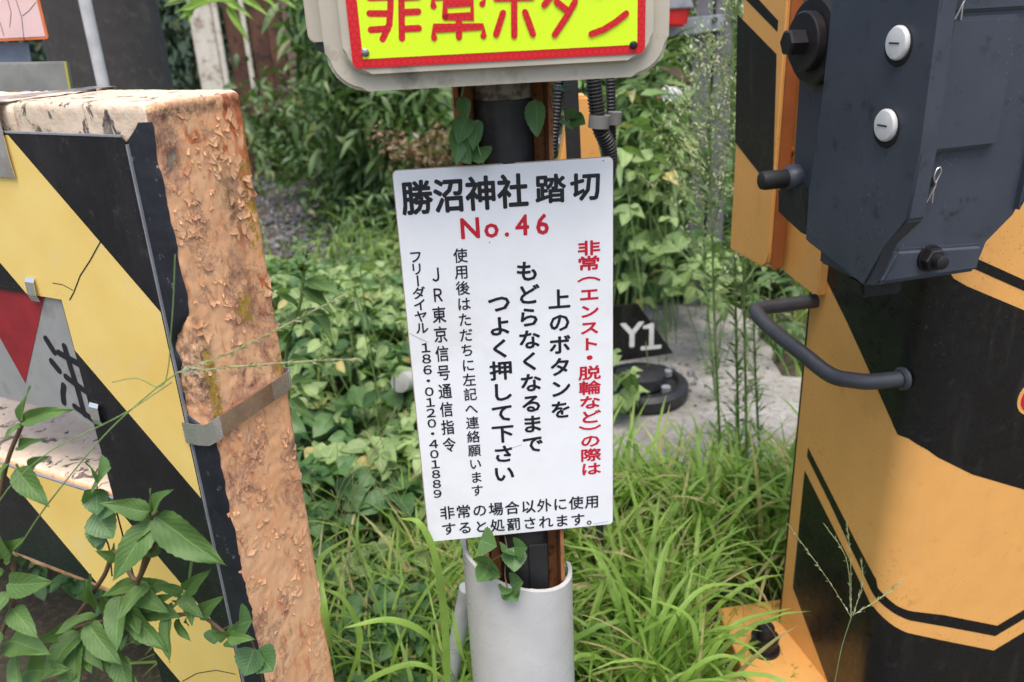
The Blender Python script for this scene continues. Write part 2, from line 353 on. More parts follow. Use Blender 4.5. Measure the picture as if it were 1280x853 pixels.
# ------------------------------------------------------------------ flat print: glyphs and brush strokes
_gc = {}
def glyph(ch, off=0.):
    key = (ch, off)
    if key in _gc: return _gc[key]
    c = D.curves.new('g', 'FONT'); c.body = ch; c.size = 1; c.resolution_u = 2
    o = D.objects.new('g', c); COL.objects.link(o); dg = bpy.context.evaluated_depsgraph_get(); e = o.evaluated_get(dg); m = e.to_mesh()
    r = (np.array([tuple(v.co)[:2] for v in m.vertices]), [tuple(p.vertices) for p in m.polygons]); e.to_mesh_clear()
    D.objects.remove(o); D.curves.remove(c); _gc[key] = r; return r
def letters(name, pl, items, mat, parent, off):
    """items: (char, centre a, centre b, w, h, bold, rot) on plane pl; w,h scale the em box"""
    vs, fs = [], []
    for ch, a, b, wd, ht, bold, rot in items:
        g, f = glyph(ch, bold)
        if not len(g): continue
        q = g - V(.5, .38); 
        if rot: q = np.stack([q[:, 1], -q[:, 0]], 1)
        em = (wd*ht)**.5
        for j in range(9 if bold else 1):                  # a bolder weight: the outline stamped round a small circle
            dx, dy = (0, 0) if j == 8 or not bold else (math.cos(j*math.pi/4)*bold*em, math.sin(j*math.pi/4)*bold*em); k = len(vs)
            for x, y in q: vs.append(pl.at(a+x*wd+dx, b+y*ht+dy, off+.000012*j))
            fs += [tuple(i+k for i in p) for p in f]
    return obj(name, vs, fs, mat, parent)
def stroke(pl, pts, r, off, vs, fs):
    """a flat round-ended brush stroke along plane points"""
    P = [V(*p) for p in pts]; n = len(P); L, Rr = [], []
    for i in range(n):
        t = nrm(P[min(i+1, n-1)]-P[max(i-1, 0)]); nn = V(-t[1], t[0])
        s = 1.
        if 0 < i < n-1:
            c = float(np.dot(nrm(P[i]-P[i-1]), t)); s = min(1/max(c, .6), 1.4)
        L.append(P[i]+nn*r*s); Rr.append(P[i]-nn*r*s)
    def cap(c, t, nn): return [c+nn*r*math.cos(a)+t*r*math.sin(a) for a in [math.pi*k/6 for k in range(1, 6)]]
    t1 = nrm(P[-1]-P[-2]); t0 = nrm(P[0]-P[1])
    k = len(vs)
    for a, b in zip(L, Rr): vs.append(pl.at(*a, off)); vs.append(pl.at(*b, off))
    for i in range(n-1): fs.append((k+2*i, k+2*i+1, k+2*i+3, k+2*i+2))
    for c, t, nn, ia, ib in ((P[-1], t1, V(-t1[1], t1[0]), k+2*n-2, k+2*n-1), (P[0], t0, V(-t0[1], t0[0]), k+1, k)):
        q = [pl.at(*x, off) for x in cap(c, t, nn)]; j = len(vs); vs += q; fs.append((ia, *range(j, j+5), ib))

# ================================================================== SETTING
def hgt(x, y):
    return .03*noise.noise(Vector((x*1.3, y*1.3, 0))) + .012*noise.noise(Vector((x*6, y*6, 3)))
nx, ny = 70, 90
gx = np.concatenate([np.linspace(-120, -6, 10)[:-1], np.linspace(-6, 6, nx), np.linspace(6, 120, 10)[1:]])
gy = np.concatenate([np.linspace(-60, -2, 6)[:-1], np.linspace(-2, 12, ny), np.linspace(12, 260, 12)[1:]])
gv = [(x, y, hgt(x, y)) for y in gy for x in gx]; W_ = len(gx)
obj('ground', gv, [(j*W_+i, j*W_+i+1, (j+1)*W_+i+1, (j+1)*W_+i) for j in range(len(gy)-1) for i in range(W_-1)], M['soil'], smooth=True, kind='structure')
# wooded bank far behind
hv = []; hx = np.linspace(-60, 60, 40); hy = np.linspace(0, 1, 12)
for t in hy:
    for x in hx: hv.append((x, 15+t*22+2*noise.noise(Vector((x*.1, t, 0))), -.2+9*math.sin(t*1.4)+1.2*noise.noise(Vector((x*.3, t*5, 4)))))
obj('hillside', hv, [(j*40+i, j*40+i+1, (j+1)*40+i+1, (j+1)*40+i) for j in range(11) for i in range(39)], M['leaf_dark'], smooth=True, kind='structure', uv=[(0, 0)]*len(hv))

# stones
def stones(name, cen, size, mat, seed=1):
    r = np.random.default_rng(seed); n = len(cen)
    base = np.array([(0, 0, 1), (0, 0, -1), (1, 0, 0), (-1, 0, 0), (0, 1, 0), (0, -1, 0), (.6, .6, .55), (-.6, .6, .5), (-.6, -.6, .55), (.6, -.6, .5)])
    fa = np.array([(0, 2, 6), (0, 6, 4), (2, 4, 6), (0, 4, 7), (0, 7, 3), (4, 3, 7), (0, 3, 8), (0, 8, 5), (3, 5, 8), (0, 5, 9), (0, 9, 2), (5, 2, 9), (1, 4, 2), (1, 3, 4), (1, 5, 3), (1, 2, 5)])
    vs = base[None]*r.uniform(.6, 1.15, (n, len(base), 1))*(size*r.uniform(.5, 1.3, (n, 1, 1)))*r.uniform(.6, 1.2, (n, 1, 3))
    an = r.uniform(0, 6.28, n); c, s = np.cos(an), np.sin(an)
    x = vs[:, :, 0]*c[:, None]-vs[:, :, 1]*s[:, None]; y = vs[:, :, 0]*s[:, None]+vs[:, :, 1]*c[:, None]
    vs = np.stack([x, y, vs[:, :, 2]*.8], 2)+cen[:, None, :]
    f = (fa[None]+(np.arange(n)*len(base))[:, None, None]).reshape(-1, 3)
    return obj(name, vs.reshape(-1, 3), f, mat, kind='stuff')
g1 = atZ(335, 330); g2 = atZ(440, 205)
n = 11000; cx = rng.uniform(-3.6, -.3, n); cy = rng.uniform(4.3, 9.5, n)
stones('gravel', np.stack([cx, cy, np.full(n, .02)], 1), .017, M['gravel'], 2)['label'] = 'grey gravel of the path behind the barrier'
n = 5000; cx = rng.uniform(.6, 5.5, n); cy = rng.uniform(4.2, 12, n)
stones('ballast', np.stack([cx, cy, np.full(n, .03)], 1), .045, M['ballast'], 3)['label'] = 'brownish track ballast behind the grey posts'
# concrete slab
sp = [atZ(730, 385, .14), atZ(905, 372, .14), atZ(950, 410, .14), atZ(975, 470, .14), atZ(1040, 470, .14), atZ(1090, 585, .14), atZ(860, 585, .14), atZ(720, 560, .14)]
sp2 = []
for i in range(len(sp)):
    for k in range(6):
        p = sp[i]+(sp[(i+1) % len(sp)]-sp[i])*k/6; p = p+V(*(rng.normal(0, .012, 2)), rng.normal(0, .004)); sp2.append(p)
tag(prism('concrete_pavement', sp2, (0, 0, 1), .3, M['concrete'], bevel=.012), kind='structure')
n = 55; a_ = atZ(850, 470, .14); 
st = np.stack([rng.normal(a_[0]+.02, .11, n), rng.normal(a_[1]+.02, .12, n), np.full(n, .145)], 1)
stones('loose_stones', st, .012, M['gravel'], 5)['label'] = 'dark loose stones scattered on the concrete'

# ================================================================== BARRIER (left)
ALPHA = math.radians(28)
BO = atY(185, 155, 1.0); BP = Plane((BO[0], BO[1], 0), (-math.cos(ALPHA), math.sin(ALPHA), 0))   # front face: a to the left, b = height
BD = np.array([math.sin(ALPHA), math.cos(ALPHA), 0])                                             # depth direction
TH = .156; ZT = 1.416
bar = thing('concrete_barrier', (BO[0], BO[1], 0), 'striped concrete guard frame with peeling salmon paint left of the white notice', 'barrier')
def rough_block(name, a0, a1, b0, b1, t0, t1, mats, step, parent, amp=.0014, rad=.009, attr=True, facemats=None):
    """block in barrier coordinates with rounded, chipped corners"""
    na, nb, nt = [max(2, int(round((q1-q0)/step))) for q0, q1 in ((a0, a1), (b0, b1), (t0, t1))]
    vs = []; idx = {}; fs = []; fm = []
    def vid(i, j, k):
        key = (i, j, k)
        if key in idx: return idx[key]
        p = V(a0+(a1-a0)*i/na, b0+(b1-b0)*j/nb, t0+(t1-t0)*k/nt)
        lo = V(a0, b0, t0)+rad; hi = V(a1, b1, t1)-rad; c = np.minimum(np.maximum(p, lo), hi); d = p-c; L = np.linalg.norm(d)
        nn = d/L if L > 0 else V(0, 0, 0)
        if L > 0: p = c+nn*rad
        W = BP.O+BP.u*p[0]+V(0, 0, p[1])+BD*p[2]; N = BP.u*nn[0]+V(0, 0, nn[1])+BD*nn[2]
        q = Vector(W)
        h = noise.noise(q*30)*.2+noise.noise(q*120)*.4+noise.noise(q*10)*.35
        fl = max(0., noise.noise(q*80+Vector((3, 1, 7))))*1.6
        W = W+N*(h*amp-fl*amp*.6); idx[key] = len(vs); vs.append(W); return idx[key]
    for (U, Vn, fix, which) in ((na, nb, 0, 't'), (na, nb, nt, 't'), (nb, nt, 0, 'a'), (nb, nt, na, 'a'), (na, nt, 0, 'b'), (na, nt, nb, 'b')):
        for i in range(U):
            for j in range(Vn):
                q = {'t': lambda x, y: vid(x, y, fix), 'a': lambda x, y: vid(fix, x, y), 'b': lambda x, y: vid(x, fix, y)}[which]
                f = (q(i, j), q(i+1, j), q(i+1, j+1), q(i, j+1))
                fs.append(f); fm.append({('t', 0): 1 if b1 > 1.3 and vs[f[0]][2] > 1.37 else 0, ('b', nb): 1}.get((which, fix), 2 if which != 'b' else 1))
    o = obj(name, vs, fs, mats, parent, smooth=True, fm=fm)
    me = o.data
    bm = bmesh.new(); bm.from_mesh(me); bmesh.ops.recalc_face_normals(bm, faces=bm.faces); bm.to_mesh(me); bm.free()
    ca = me.color_attributes.new('Col', 'FLOAT_COLOR', 'POINT'); dat = []
    T, Z = [], []
    for p in vs:
        d = p-BP.O; t = (d@BD-t0)/(t1-t0); z = d[2]; q = Vector(p)
        nz = noise.noise(q*20)*.25
        orr = .8*max(0, min(1, (t-.62)*2.0+nz*2.4))*max(0, min(1, (z-.98)/.18)) + .35*max(0, 1-((t-.8)/.2)**2)*(z > .5)*max(0, nz)*4 + max(0, 1-abs(z-1.36)/.05)*.45
        stn = max(0, 1-abs(z-1.402)/.018)*.9 + math.exp(-((t-.68)/.1)**2-((z-1.27)/.055)**2)*.9 + math.exp(-((t-.14)/.1)**2-((z-1.365)/.03)**2)*.75 + math.exp(-((t-.7)/.13)**2-((z-1.14)/.05)**2)*.6 \
            + math.exp(-((t-.95)/.06)**2-((z-.88)/.03)**2) + math.exp(-((t-.1)/.07)**2-((z-1.07)/.06)**2)*1.2 + math.exp(-((t-.02)/.05)**2-((z-1.07)/.06)**2)
        li = math.exp(-((t-.62)/.1)**2-((z-1.13)/.025)**2)*1.3 + math.exp(-((t-.9)/.1)**2-((z-1.26)/.08)**2) + math.exp(-((t-.12)/.07)**2-((z-1.04)/.07)**2)*1.2 + math.exp(-((t-.92)/.1)**2-((z-1.02)/.03)**2)*.8
        dat += [min(1, orr), min(1, stn), min(1, li), 1]
    ca.data.foreach_set('color', dat)
    return o
rough_block('post', 0, .25, .0, ZT, 0, TH, [M['peel'], M['peeltop'], M['peel']], .0042, bar)
rough_block('top_beam', .251, 1.5, 1.145, ZT-.004, .003, TH+.02, [M['peel'], M['peeltop'], M['peel']], .012, bar, amp=.004)
rough_block('lower_beam', .251, 1.5, .60, .825, .003, .21, [M['peel'], M['peeltop'], M['peel']], .010, bar, amp=.006)
# black painted corner strip: uneven edge
vs = []; fs = []; N_ = 150
for i in range(N_+1):
    z = .40+(1.394-.40)*i/N_; q = noise.noise(Vector((z*30, 2, 0)))*.006+noise.noise(Vector((z*110, 5, 0)))*.003
    gap = 1.14 < z < 1.17
    gz = min(max((z-.985)/.02, 0), 1)*min(max((1.150-z)/.055, 0), 1); e = -.001+.037*gz**.7+q*gz*2
    vs += [BP.at(.046 if z < 1.368 else .044-max(0, z-1.368)*1.1+q*.8, z, .0022), BP.at(max(e, .006)+abs(q)*.5, z, .0022+.0008*noise.noise(Vector((z*60, 1, 1)))), BP.at(e+q, z, -.004)]
    if i: k = 3*i; fs += [(k-3, k-2, k+1, k), (k-2, k-1, k+2, k+1)]
# wrap the strip slightly round the rounded corner
for i in range(N_+1):
    p = vs[3*i+2]; vs[3*i+2] = p
obj('black_corner_paint', vs, fs, M['black_paint'], bar, smooth=True)
rects = [('striped_plate', .04, 1.45, 1.148, 1.376), ('striped_plate', .04, .243, .12, 1.148), ('striped_plate', .2435, 1.45, .625, .818)]
bands = [(.28, .565), (.83, 1.112), (-.275, .005)]
for nm, a0, a1, b0, b1 in rects:
    loop = [BP.at(a, b, .0048) for a, b in (rounded(a0, b0, a1, b1, .008, 4) if b0 > 1.1 else [(a0, b0), (a1, b0), (a1, b1), (a0, b1)])]
    pb = prism(nm, loop, BP.n, .002, M['plate_black'], bar)
    for lo, hi in bands:
        p = [(a0+.002, b0), (a1-.002, b0), (a1-.002, b1-.002 if b0 > 1.1 else b1), (a0+.002, b1-.002 if b0 > 1.1 else b1)]
        p = clip(p, -1, 1, hi); p = clip(p, 1, -1, -lo)
        if len(p) > 2:
            obj('yellow_stripe', [BP.at(a, b, .0054) for a, b in p], [tuple(range(len(p)))], M['yellow'], pb)
# lifted flakes of paint on the end face, each a curled chip
r = np.random.default_rng(5); v_, f_ = [], []
def chip(t, z, size, lift, sx=1.):
    k = len(v_); m = r.integers(6, 10); a0 = r.uniform(0, 6.28); ang = np.sort(r.uniform(0, 6.28, m)); hd = r.uniform(2.4, 4.0)   # curls up along its upper edge
    def pt(u_, w_): 
        hh = .0004+lift*max(0, (w_*math.sin(hd+1.57)+u_*math.cos(hd+1.57))/size+.2)**1.6
        return BP.O+V(0, 0, z+w_)+BD*(t+u_)-BP.u*(hh+.0006)
    v_.append(pt(0, 0)); rad = r.uniform(.55, 1.25, m)*size
    for rr_ in (.55, 1.):
        for q, ra in zip(ang, rad): v_.append(pt(math.cos(q)*ra*rr_*sx, math.sin(q)*ra*rr_))
    for i in range(m):
        j = (i+1) % m; f_.append((k, k+1+i, k+1+j)); f_.append((k+1+i, k+1+m+i, k+1+m+j, k+1+j))
n_ = 0
while n_ < 340:
    t, z = r.uniform(.008, TH-.006), r.uniform(.5, ZT-.02)
    if noise.noise(Vector((t*22, z*13, 9))) < r.uniform(-.15, .45): continue
    if abs(z-1.03) < .035: continue
    chip(t, z, r.uniform(.0025, .0105), r.uniform(.0005, .0018), r.uniform(.5, 1.2)); n_ += 1
fo = obj('paint_flake', v_, f_, M['peel'], bar, kind='stuff'); ca = fo.data.color_attributes.new('Col', 'FLOAT_COLOR', 'POINT')
ca.data.foreach_set('color', [x for _ in v_ for x in (.12, .1, .1, 1)])
# aluminium edge of the plate
alu = M['galv']
prism('plate_edge', [BP.at(a, b, .0056) for a, b in ((.0375, .12), (.0397, .12), (.0397, 1.368), (.0375, 1.368))], BP.n, .004, alu, bar)
prism('plate_edge', [BP.at(a, b, .0056) for a, b in ((.046, 1.3765), (1.45, 1.3765), (1.45, 1.379), (.046, 1.379))], BP.n, .004, alu, bar)
prism('plate_edge', [BP.at(a, b, .0056) for a, b in ((.2445, .8184), (1.45, .8184), (1.45, .821), (.2445, .821))], BP.n, .004, alu, bar)
# folds and cracks in the yellow film
def crack(pxs, r, mat, parent, pl=BP, off=.0058, name='crack'):
    v_, f_ = [], []; p = [pl.px(*q, off) for q in pxs]; stroke(pl, p, r, off, v_, f_); return obj(name, v_, f_, mat, parent)
crack([(125, 303), (113, 325), (100, 345), (92, 366), (87, 375)], .0009, M['ink'], bar)
crack([(91, 363), (78, 356), (66, 354)], .0006, M['ink'], bar)
crack([(228, 852), (246, 842), (270, 838), (294, 843)], .0007, M['ink'], bar)
# straps
def strap(name, pts3, wdir, wid, mat, parent, th=.0008):
    v_, f_ = [], []; wdir = np.asarray(wdir)
    for p in pts3: v_ += [p-wdir*wid/2, p+wdir*wid/2]
    for i in range(len(pts3)-1): f_.append((2*i, 2*i+1, 2*i+3, 2*i+2))
    o = obj(name, v_, f_, mat, parent, smooth=False); m = o.modifiers.new('t', 'SOLIDIFY'); m.thickness = th; m.offset = 0; return o
def B3(a, b, t): return BP.O+BP.u*a+V(0, 0, b)+BD*t
up = V(0, 0, 1)
s1 = [B3(.288, 1.318, -.0085), B3(.288, 1.345, -.0095), B3(.288, 1.395, -.0085), B3(.288, ZT+.001, -.002), B3(.288, ZT+.003, .014), B3(.288, ZT+.002, TH+.02), B3(.288, 1.38, TH+.026), B3(.288, 1.2, TH+.026)]
strap('steel_strap', s1, BP.u, .044, M['strap'], bar)
e1, e2 = BP.px(214, 532), BP.px(246, 538)
b0 = e1[1]; 
s2 = [B3(.044, b0, -.0085), B3(.02, b0+.001, -.0085), B3(.0, b0+.004, -.0075), B3(-.0075, b0+.008, 0), B3(-.0075, b0+.010, .012)]
strap('steel_strap', s2, up, .032, M['strap'], bar)
zb = b0+.010
s3 = [B3(-.0068, zb+.0004, .0125), B3(-.0072, zb+.002, .06), B3(-.0072, zb+.006, .115)]
strap('brown_strap', s3, up, .029, M['tape'], bar)
s4 = [B3(-.0072, zb+.006, .1153), B3(-.0068, zb+.008, TH-.004), B3(0, zb+.008, TH+.007), B3(.2, zb+.008, TH+.007)]
strap('steel_strap', s4, up, .029, M['strap'], bar)
# caution plate in the opening
cs = thing('caution_plate', BP.at(.31, .95), 'grey metal caution plate with dark red triangle strapped inside the striped barrier frame', 'sign')
CP = Plane(BP.at(0, 0, .001), BP.u)
def cpx(x, y): return CP.px(x, y)
ca_ = [cpx(87, 377), cpx(102, 441), cpx(114, 492), cpx(121, 520), cpx(122, 528), cpx(116, 534), cpx(96, 530), cpx(60, 518), cpx(20, 504)]
ca_ = ca_[:6] + [(.30, .957), (.42, .953), (.62, .953), (.62, 1.146), (.40, 1.146)]
prism('plate', [CP.at(a, b) for a, b in ca_], CP.n, .003, plain('grey plate', (.37, .37, .36), .35, .2, var=.06, dirt=(.16, .15, .13), dscale=18), cs)
tri = [cpx(56, 369.5), cpx(32, 479), (.46, 1.145)]
obj('red_triangle', [CP.at(a, b, .0006) for a, b in tri], [(0, 1, 2)], plain('dull red print', (.30, .02, .03), .35), cs)
v_, f_ = [], []
for k, (q, r) in enumerate([([(58, 424), (68, 440)], .006), ([(65, 452), (74, 463)], .006), ([(80, 482), (79, 492), (80, 503)], .0055), ([(74, 441), (99, 455)], .0055), ([(81, 433), (89, 460), (97, 485), (106, 518)], .0055), ([(83, 471), (106, 488)], .0055), ([(94, 508), (119, 526)], .0055)]):
    stroke(CP, [cpx(*p) for p in q], r, .0006+.00008*k, v_, f_)
obj('lettering', v_, f_, M['ink'], cs)
for (x, y, dx, dy) in ((46, 358, 14, 12), (125, 513, 7, 12)):
    P1, P2 = BP.px(x-6, y), BP.px(x+8, y)
    c = BP.px(x+1, y); wdt = abs(P1[0]-P2[0])
    strap('clip', [BP.at(c[0], c[1]+.015, .0075), BP.at(c[0], c[1]+.009, .0105), BP.at(c[0], c[1]-.010, .0115), BP.at(c[0], c[1]-.020, .0085)], BP.u, .019, M['strap'], cs)

# ================================================================== NOTICE
NU = nrm((.9965, .083, 0)); NP = Plane((0, 1.13, 0), NU)
c4 = [NP.px(*q) for q in ((490, 215), (766, 197), (766, 657), (537, 676))]
na0, na1 = (c4[0][0]+c4[3][0])/2, (c4[1][0]+c4[2][0])/2; nb1, nb0 = (c4[0][1]+c4[1][1])/2, (c4[2][1]+c4[3][1])/2
nt = thing('notice_board', NP.at((na0+na1)/2, nb0), 'white notice board headed 勝沼神社 踏切 No.46 fixed to the rusty post', 'sign')
prism('panel', [NP.at(a, b) for a, b in rounded(na0, nb0, na1, nb1, .006, 4)], NP.n, .003, [M['white_sign']], nt, bevel=.0004, seg=1)
prism('panel_edge', [NP.at(a, b, -.0031) for a, b in rounded(na0-.0012, nb0-.0012, na1+.0012, nb1+.0012, .007, 4)], NP.n, .0015, M['sign_edge'], nt)
def span(chs, x0, y0, x1, y1, wpx, hpx, bold, rots='', wscale=None):
    """glyphs evenly spaced from pixel centre (x0,y0) to (x1,y1)"""
    a0, b0 = NP.px(x0, y0); a1, b1 = NP.px(x1, y1); n = len(chs); it = []
    for i, c in enumerate(chs):
        t = i/max(1, n-1); a, b = a0+(a1-a0)*t, b0+(b1-b0)*t
        if c == ' ': continue
        sc = 1/ (FOC/1.15*(1-.19*( (1.302-b)/.6-.3)))      # metres per pixel down the board
        it.append((c, a, b, wpx, hpx, bold, c in rots))
    return it
def put(name, items, mat): letters(name, NP, items, M[mat], nt, .0005)
put('lettering', span('勝沼神社', 521, 247, 641, 239, .0435, .049, .029), 'ink')
put('lettering', span('踏切', 688, 236, 732, 233, .0435, .0415, .029), 'ink')
def put_half(txt, pxs, y0, y1, wd, ht, bold, mat):
    it = []
    for ch, x, y in zip(txt, pxs, np.linspace(y0, y1, len(txt))):
        a, b = NP.px(x, y); g, _ = glyph(ch, bold); cxg = (g[:, 0].min()+g[:, 0].max())/2
        it.append((ch, a+(.5-cxg)*wd, b, wd, ht, bold, False))
    put('lettering', it, mat)
put_half('No.46', [587.5, 614, 633, 652.5, 678], 284, 279, .039, .041, .022, 'red_ink')
put('lettering', span('非常', 736, 310, 736, 329, .0345, .0225, .026)+span('（', 736, 342, 736, 342, .0345, .026, .02, '（')+span('エンスト', 736.5, 368, 737, 430, .031, .0225, .03)
    + span('・', 737, 447, 737, 447, .036, .027, .03)+span('脱輪など', 737, 466, 737.5, 521, .0355, .024, .024)+span('）', 737.5, 541, 737.5, 541, .0355, .028, .02, '）')+span('の際は', 738, 551, 738.5, 586, .0345, .024, .024), 'red_ink')
put('lettering', span('上のボタンを', 699, 374, 701, 512, .034, .032, .026), 'ink')
put('lettering', span('もどらなくなるまで', 659, 339, 666, 555, .035, .0325, .026), 'ink')
put('lettering', span('つよく押して下さい', 624, 379, 630, 592, .036, .0325, .026), 'ink')
put('lettering', span('使用後はただちに左記へ連絡願います', 575.5, 319.5, 596.5, 613, .0205, .0222, .014), 'ink')
put('lettering', span('ＪＲ東京信号通信指令', 545, 343, 561.5, 556, .0205, .0265, .016, ''), 'ink')
put('lettering', span('フリーダイヤル', 519.5, 321, 527.5, 410, .0195, .0195, .018, 'ー'), 'ink')
put('lettering', span('１８６・０１２０・４０１８８９', 532, 434.5, 547, 617, .0235, .0188, .018), 'ink')
put('lettering', span('非常の場合以外に使用', 559, 641, 740, 627, .0245, .0258, .016), 'ink')
put('lettering', span('すると処罰されます。', 561, 661, 742, 648, .0245, .0252, .016), 'ink')

for l in ([(512, 417), (522, 422), (535, 428)], [(640, 560), (652, 556)], [(742, 655), (760, 652)]): crack(l, .00045, plain('scratch', (.45, .45, .48), .6), nt, NP, .0006, 'scratch')
for x, y in ((612, 303), (754, 201), (703, 512)): a, b = NP.px(x, y); lathe('speck', NP.at(a, b, .0003), NP.n, [(0, .0012), (.0003, .0012)], M['sign_edge'], nt, 8)
# ================================================================== POST behind the notice
pt = thing('steel_post', (0.0, 1.2, 0), 'rusty steel post with a black conduit carrying the button box and white notice', 'post')
PC = NP.at(-.001, 0, -.055)
ax_u, ax_n = NP.u, NP.n
def Q(a, b, d): return V(PC[0], PC[1], 0)+ax_u*a+V(0, 0, b)+ax_n*d
pa0, pa1 = -.060, .072
def chan(name, x0, x1, d0, d1, z0=0, z1=1.62, mat='rust'):
    return prism(name, [Q(x0, z0, d1), Q(x1, z0, d1), Q(x1, z0, d0), Q(x0, z0, d0)], V(0, 0, -1), z1-z0, M[mat], pt)
chan('web', pa0, pa1, -.012, -.004)
chan('flange', pa0, pa0+.006, -.0035, .045)
chan('flange', pa1-.006, pa1, -.0035, .045)
chan('rust_strip', -.048, -.028, -.0035, .006)
lathe('conduit', Q(.008, .1, .012), (0, 0, 1), [(0, .041), (1.285, .041)], M['black_plastic'], pt, 24)
lathe('conduit_top', Q(.008, 1.3855, .012), (0, 0, 1), [(0, .040), (.15, .040)], plain('white paint flaking', (.30, .28, .25), .6, dirt=(.07, .04, .025), dscale=40, dlo=.42, dhi=.55, damt=.9), pt, 24)
chan('cable_cover', .012, .042, .0535, .0575, .3, .68, 'black_plastic')
# ================================================================== EMERGENCY BUTTON BOX
BX = Plane((0, 1.03, 0), NU)
def bx(x, y): return BX.px(x, y)
pb0 = bx(412, 113); pb1 = bx(835, 98); zb0 = (pb0[1]+pb1[1])/2; bxa0, bxa1 = bx(404, 50)[0], bx(836, 50)[0]
eb = thing('button_box', BX.at(0, zb0, -.05), 'beige emergency button box with lime yellow 非常ボタン plate above the notice', 'button box')
prism('housing', [BX.at(a, b) for a, b in rounded(bxa0, zb0, bxa1, zb0+.34, .045, 8)], BX.n, .022, M['beige'], eb, bevel=.007, seg=3)
prism('raised_panel', [BX.at(a, b, .011) for a, b in rounded(bxa0+.022, zb0+.020, bxa1-.022, zb0+.32, .03, 8)], BX.n, .0105, M['beige'], eb, bevel=.006, seg=3)
prism('back_case', [BX.at(a, b, -.0225) for a, b in rounded(bxa0-.020, zb0+.055, bxa1-.02, zb0+.33, .01, 4)], BX.n, .085, M['beige'], eb, bevel=.004)
prism('seal', [BX.at(a, b, -.024) for a, b in rounded(bxa0-.012, zb0+.044, bxa1-.03, zb0+.3, .01, 4)], BX.n, .03, M['rubber'], eb)
SP = Plane(BX.at(0, 0, .0125), NU)
q0, q1, q2 = SP.px(441, 82), SP.px(806, 71), SP.px(455, 72)
sa0, sa1, sb = q0[0], q1[0], (q0[1]+q1[1])/2
spl = prism('sign_plate', [SP.at(a, b) for a, b in rounded(sa0, sb, sa1, sb+.25, .007, 4)], SP.n, .0012, M['hexred'], eb)
obj('lime_field', [SP.at(a, b, .0003) for a, b in rounded(sa0+.0125, sb+.010, sa1-.0095, sb+.237, .001, 2)], [tuple(range(12))], M['lime'], spl)
v_, f_ = [], []
ST = [[(258, -60), (256, 30), (252, 90), (228, 143)], [(180, 50), (250, 50)], [(185, 109), (247, 105)], [(180, -8), (250, -10)], [(295, -60), (298, 140)], [(298, 46), (357, 43)], [(298, 106), (359, 103)], [(298, -8), (357, -11)],
      [(413, 22), (412, -14), (604, -20), (590, 14)], [(505, -66), (505, -17)], [(450, -52), (465, -24)], [(565, -54), (545, -24)], [(455, 62), (455, 14), (553, 11), (553, 60), (455, 62)], [(505, 62), (505, 134)], [(415, 137), (415, 103), (592, 97), (594, 130)],
      [(640, -6), (770, -10)], [(705, -56), (706, 130)], [(665, 48), (640, 125)], [(745, 45), (774, 124)], [(752, -50), (764, -34)], [(774, -56), (786, -40)],
      [(815, 18), (845, -20), (862, -56)], [(848, -30), (936, -34), (925, 10), (898, 58), (853, 126)], [(860, 8), (900, 40)], [(985, -40), (1018, -22)], [(986, 124), (1030, 108), (1075, 80), (1112, 50)]]
for k, s in enumerate(ST): stroke(SP, [SP.px(400+x/2.909, y/2.909) for x, y in s], .0036, .0005+.00006*k, v_, f_)
obj('lettering', v_, f_, M['hexred'], spl)
for x, y, m in ((456.5, 66, 'steel'), (791.5, 56.5, 'dark_bolt')):
    a, b = SP.px(x, y); lathe('screw', SP.at(a, b, .0004), SP.n, [(0, .0046), (.0015, .0046), (.003, .0032), (.0034, .001)], M[m], eb, 16)

# ================================================================== PVC guard pipe
pp = thing('pvc_pipe', Q(.008, 0, .012), 'grey white half round plastic guard in front of the foot of the steel post', 'pipe')
cP = NP.at(.008, 0, -.045); c_ = atY(649, 740, cP[1])
ctr = V(c_[0], cP[1]+.01, 0); RO, RI = .094, .087; vs = []; fs = []; n = 64
zl, zr, zf = atY(584, 676, ctr[1])[2], atY(721, 711, ctr[1])[2], atY(650, 737, ctr[1]-RO)[2]
rimz = lambda x, y: (zl+zr)/2+(zr-zl)/2*(x/RO)-(zf-(zl+zr)/2)*(y/RO)
n = 56
for k in range(n+1):
    a = math.radians(168+204*k/n)
    for r, top in ((RO, 0), (RO, 1), (RI, 1), (RI, 0)):
        x, y = r*math.cos(a), r*math.sin(a); z = rimz(x, y)+(.0012*noise.noise(Vector((x*90, y*90, r*400)))) if top else .02
        vs.append(ctr+V(x, y, z))
for k in range(n):
    for r in range(4): fs.append((4*k+r, 4*k+(r+1) % 4, 4*k+4+(r+1) % 4, 4*k+4+r))
fs.append((0, 1, 2, 3)); fs.append((4*n+3, 4*n+2, 4*n+1, 4*n))
obj('wall', vs, fs, M['pvc'], pp, auto=math.radians(40))
q1_, q2_ = atY(577, 770, 1.33), atY(557, 880, 1.36)
tg = thing('stay_pipe', q2_, 'thin white plastic stay leaning beside the grey guard pipe', 'pipe')
tube('tube', [atY(584, 735, 1.32), q1_, q2_, q2_-V(.02, 0, .3)], .016, M['white_pipe'], tg, 16)

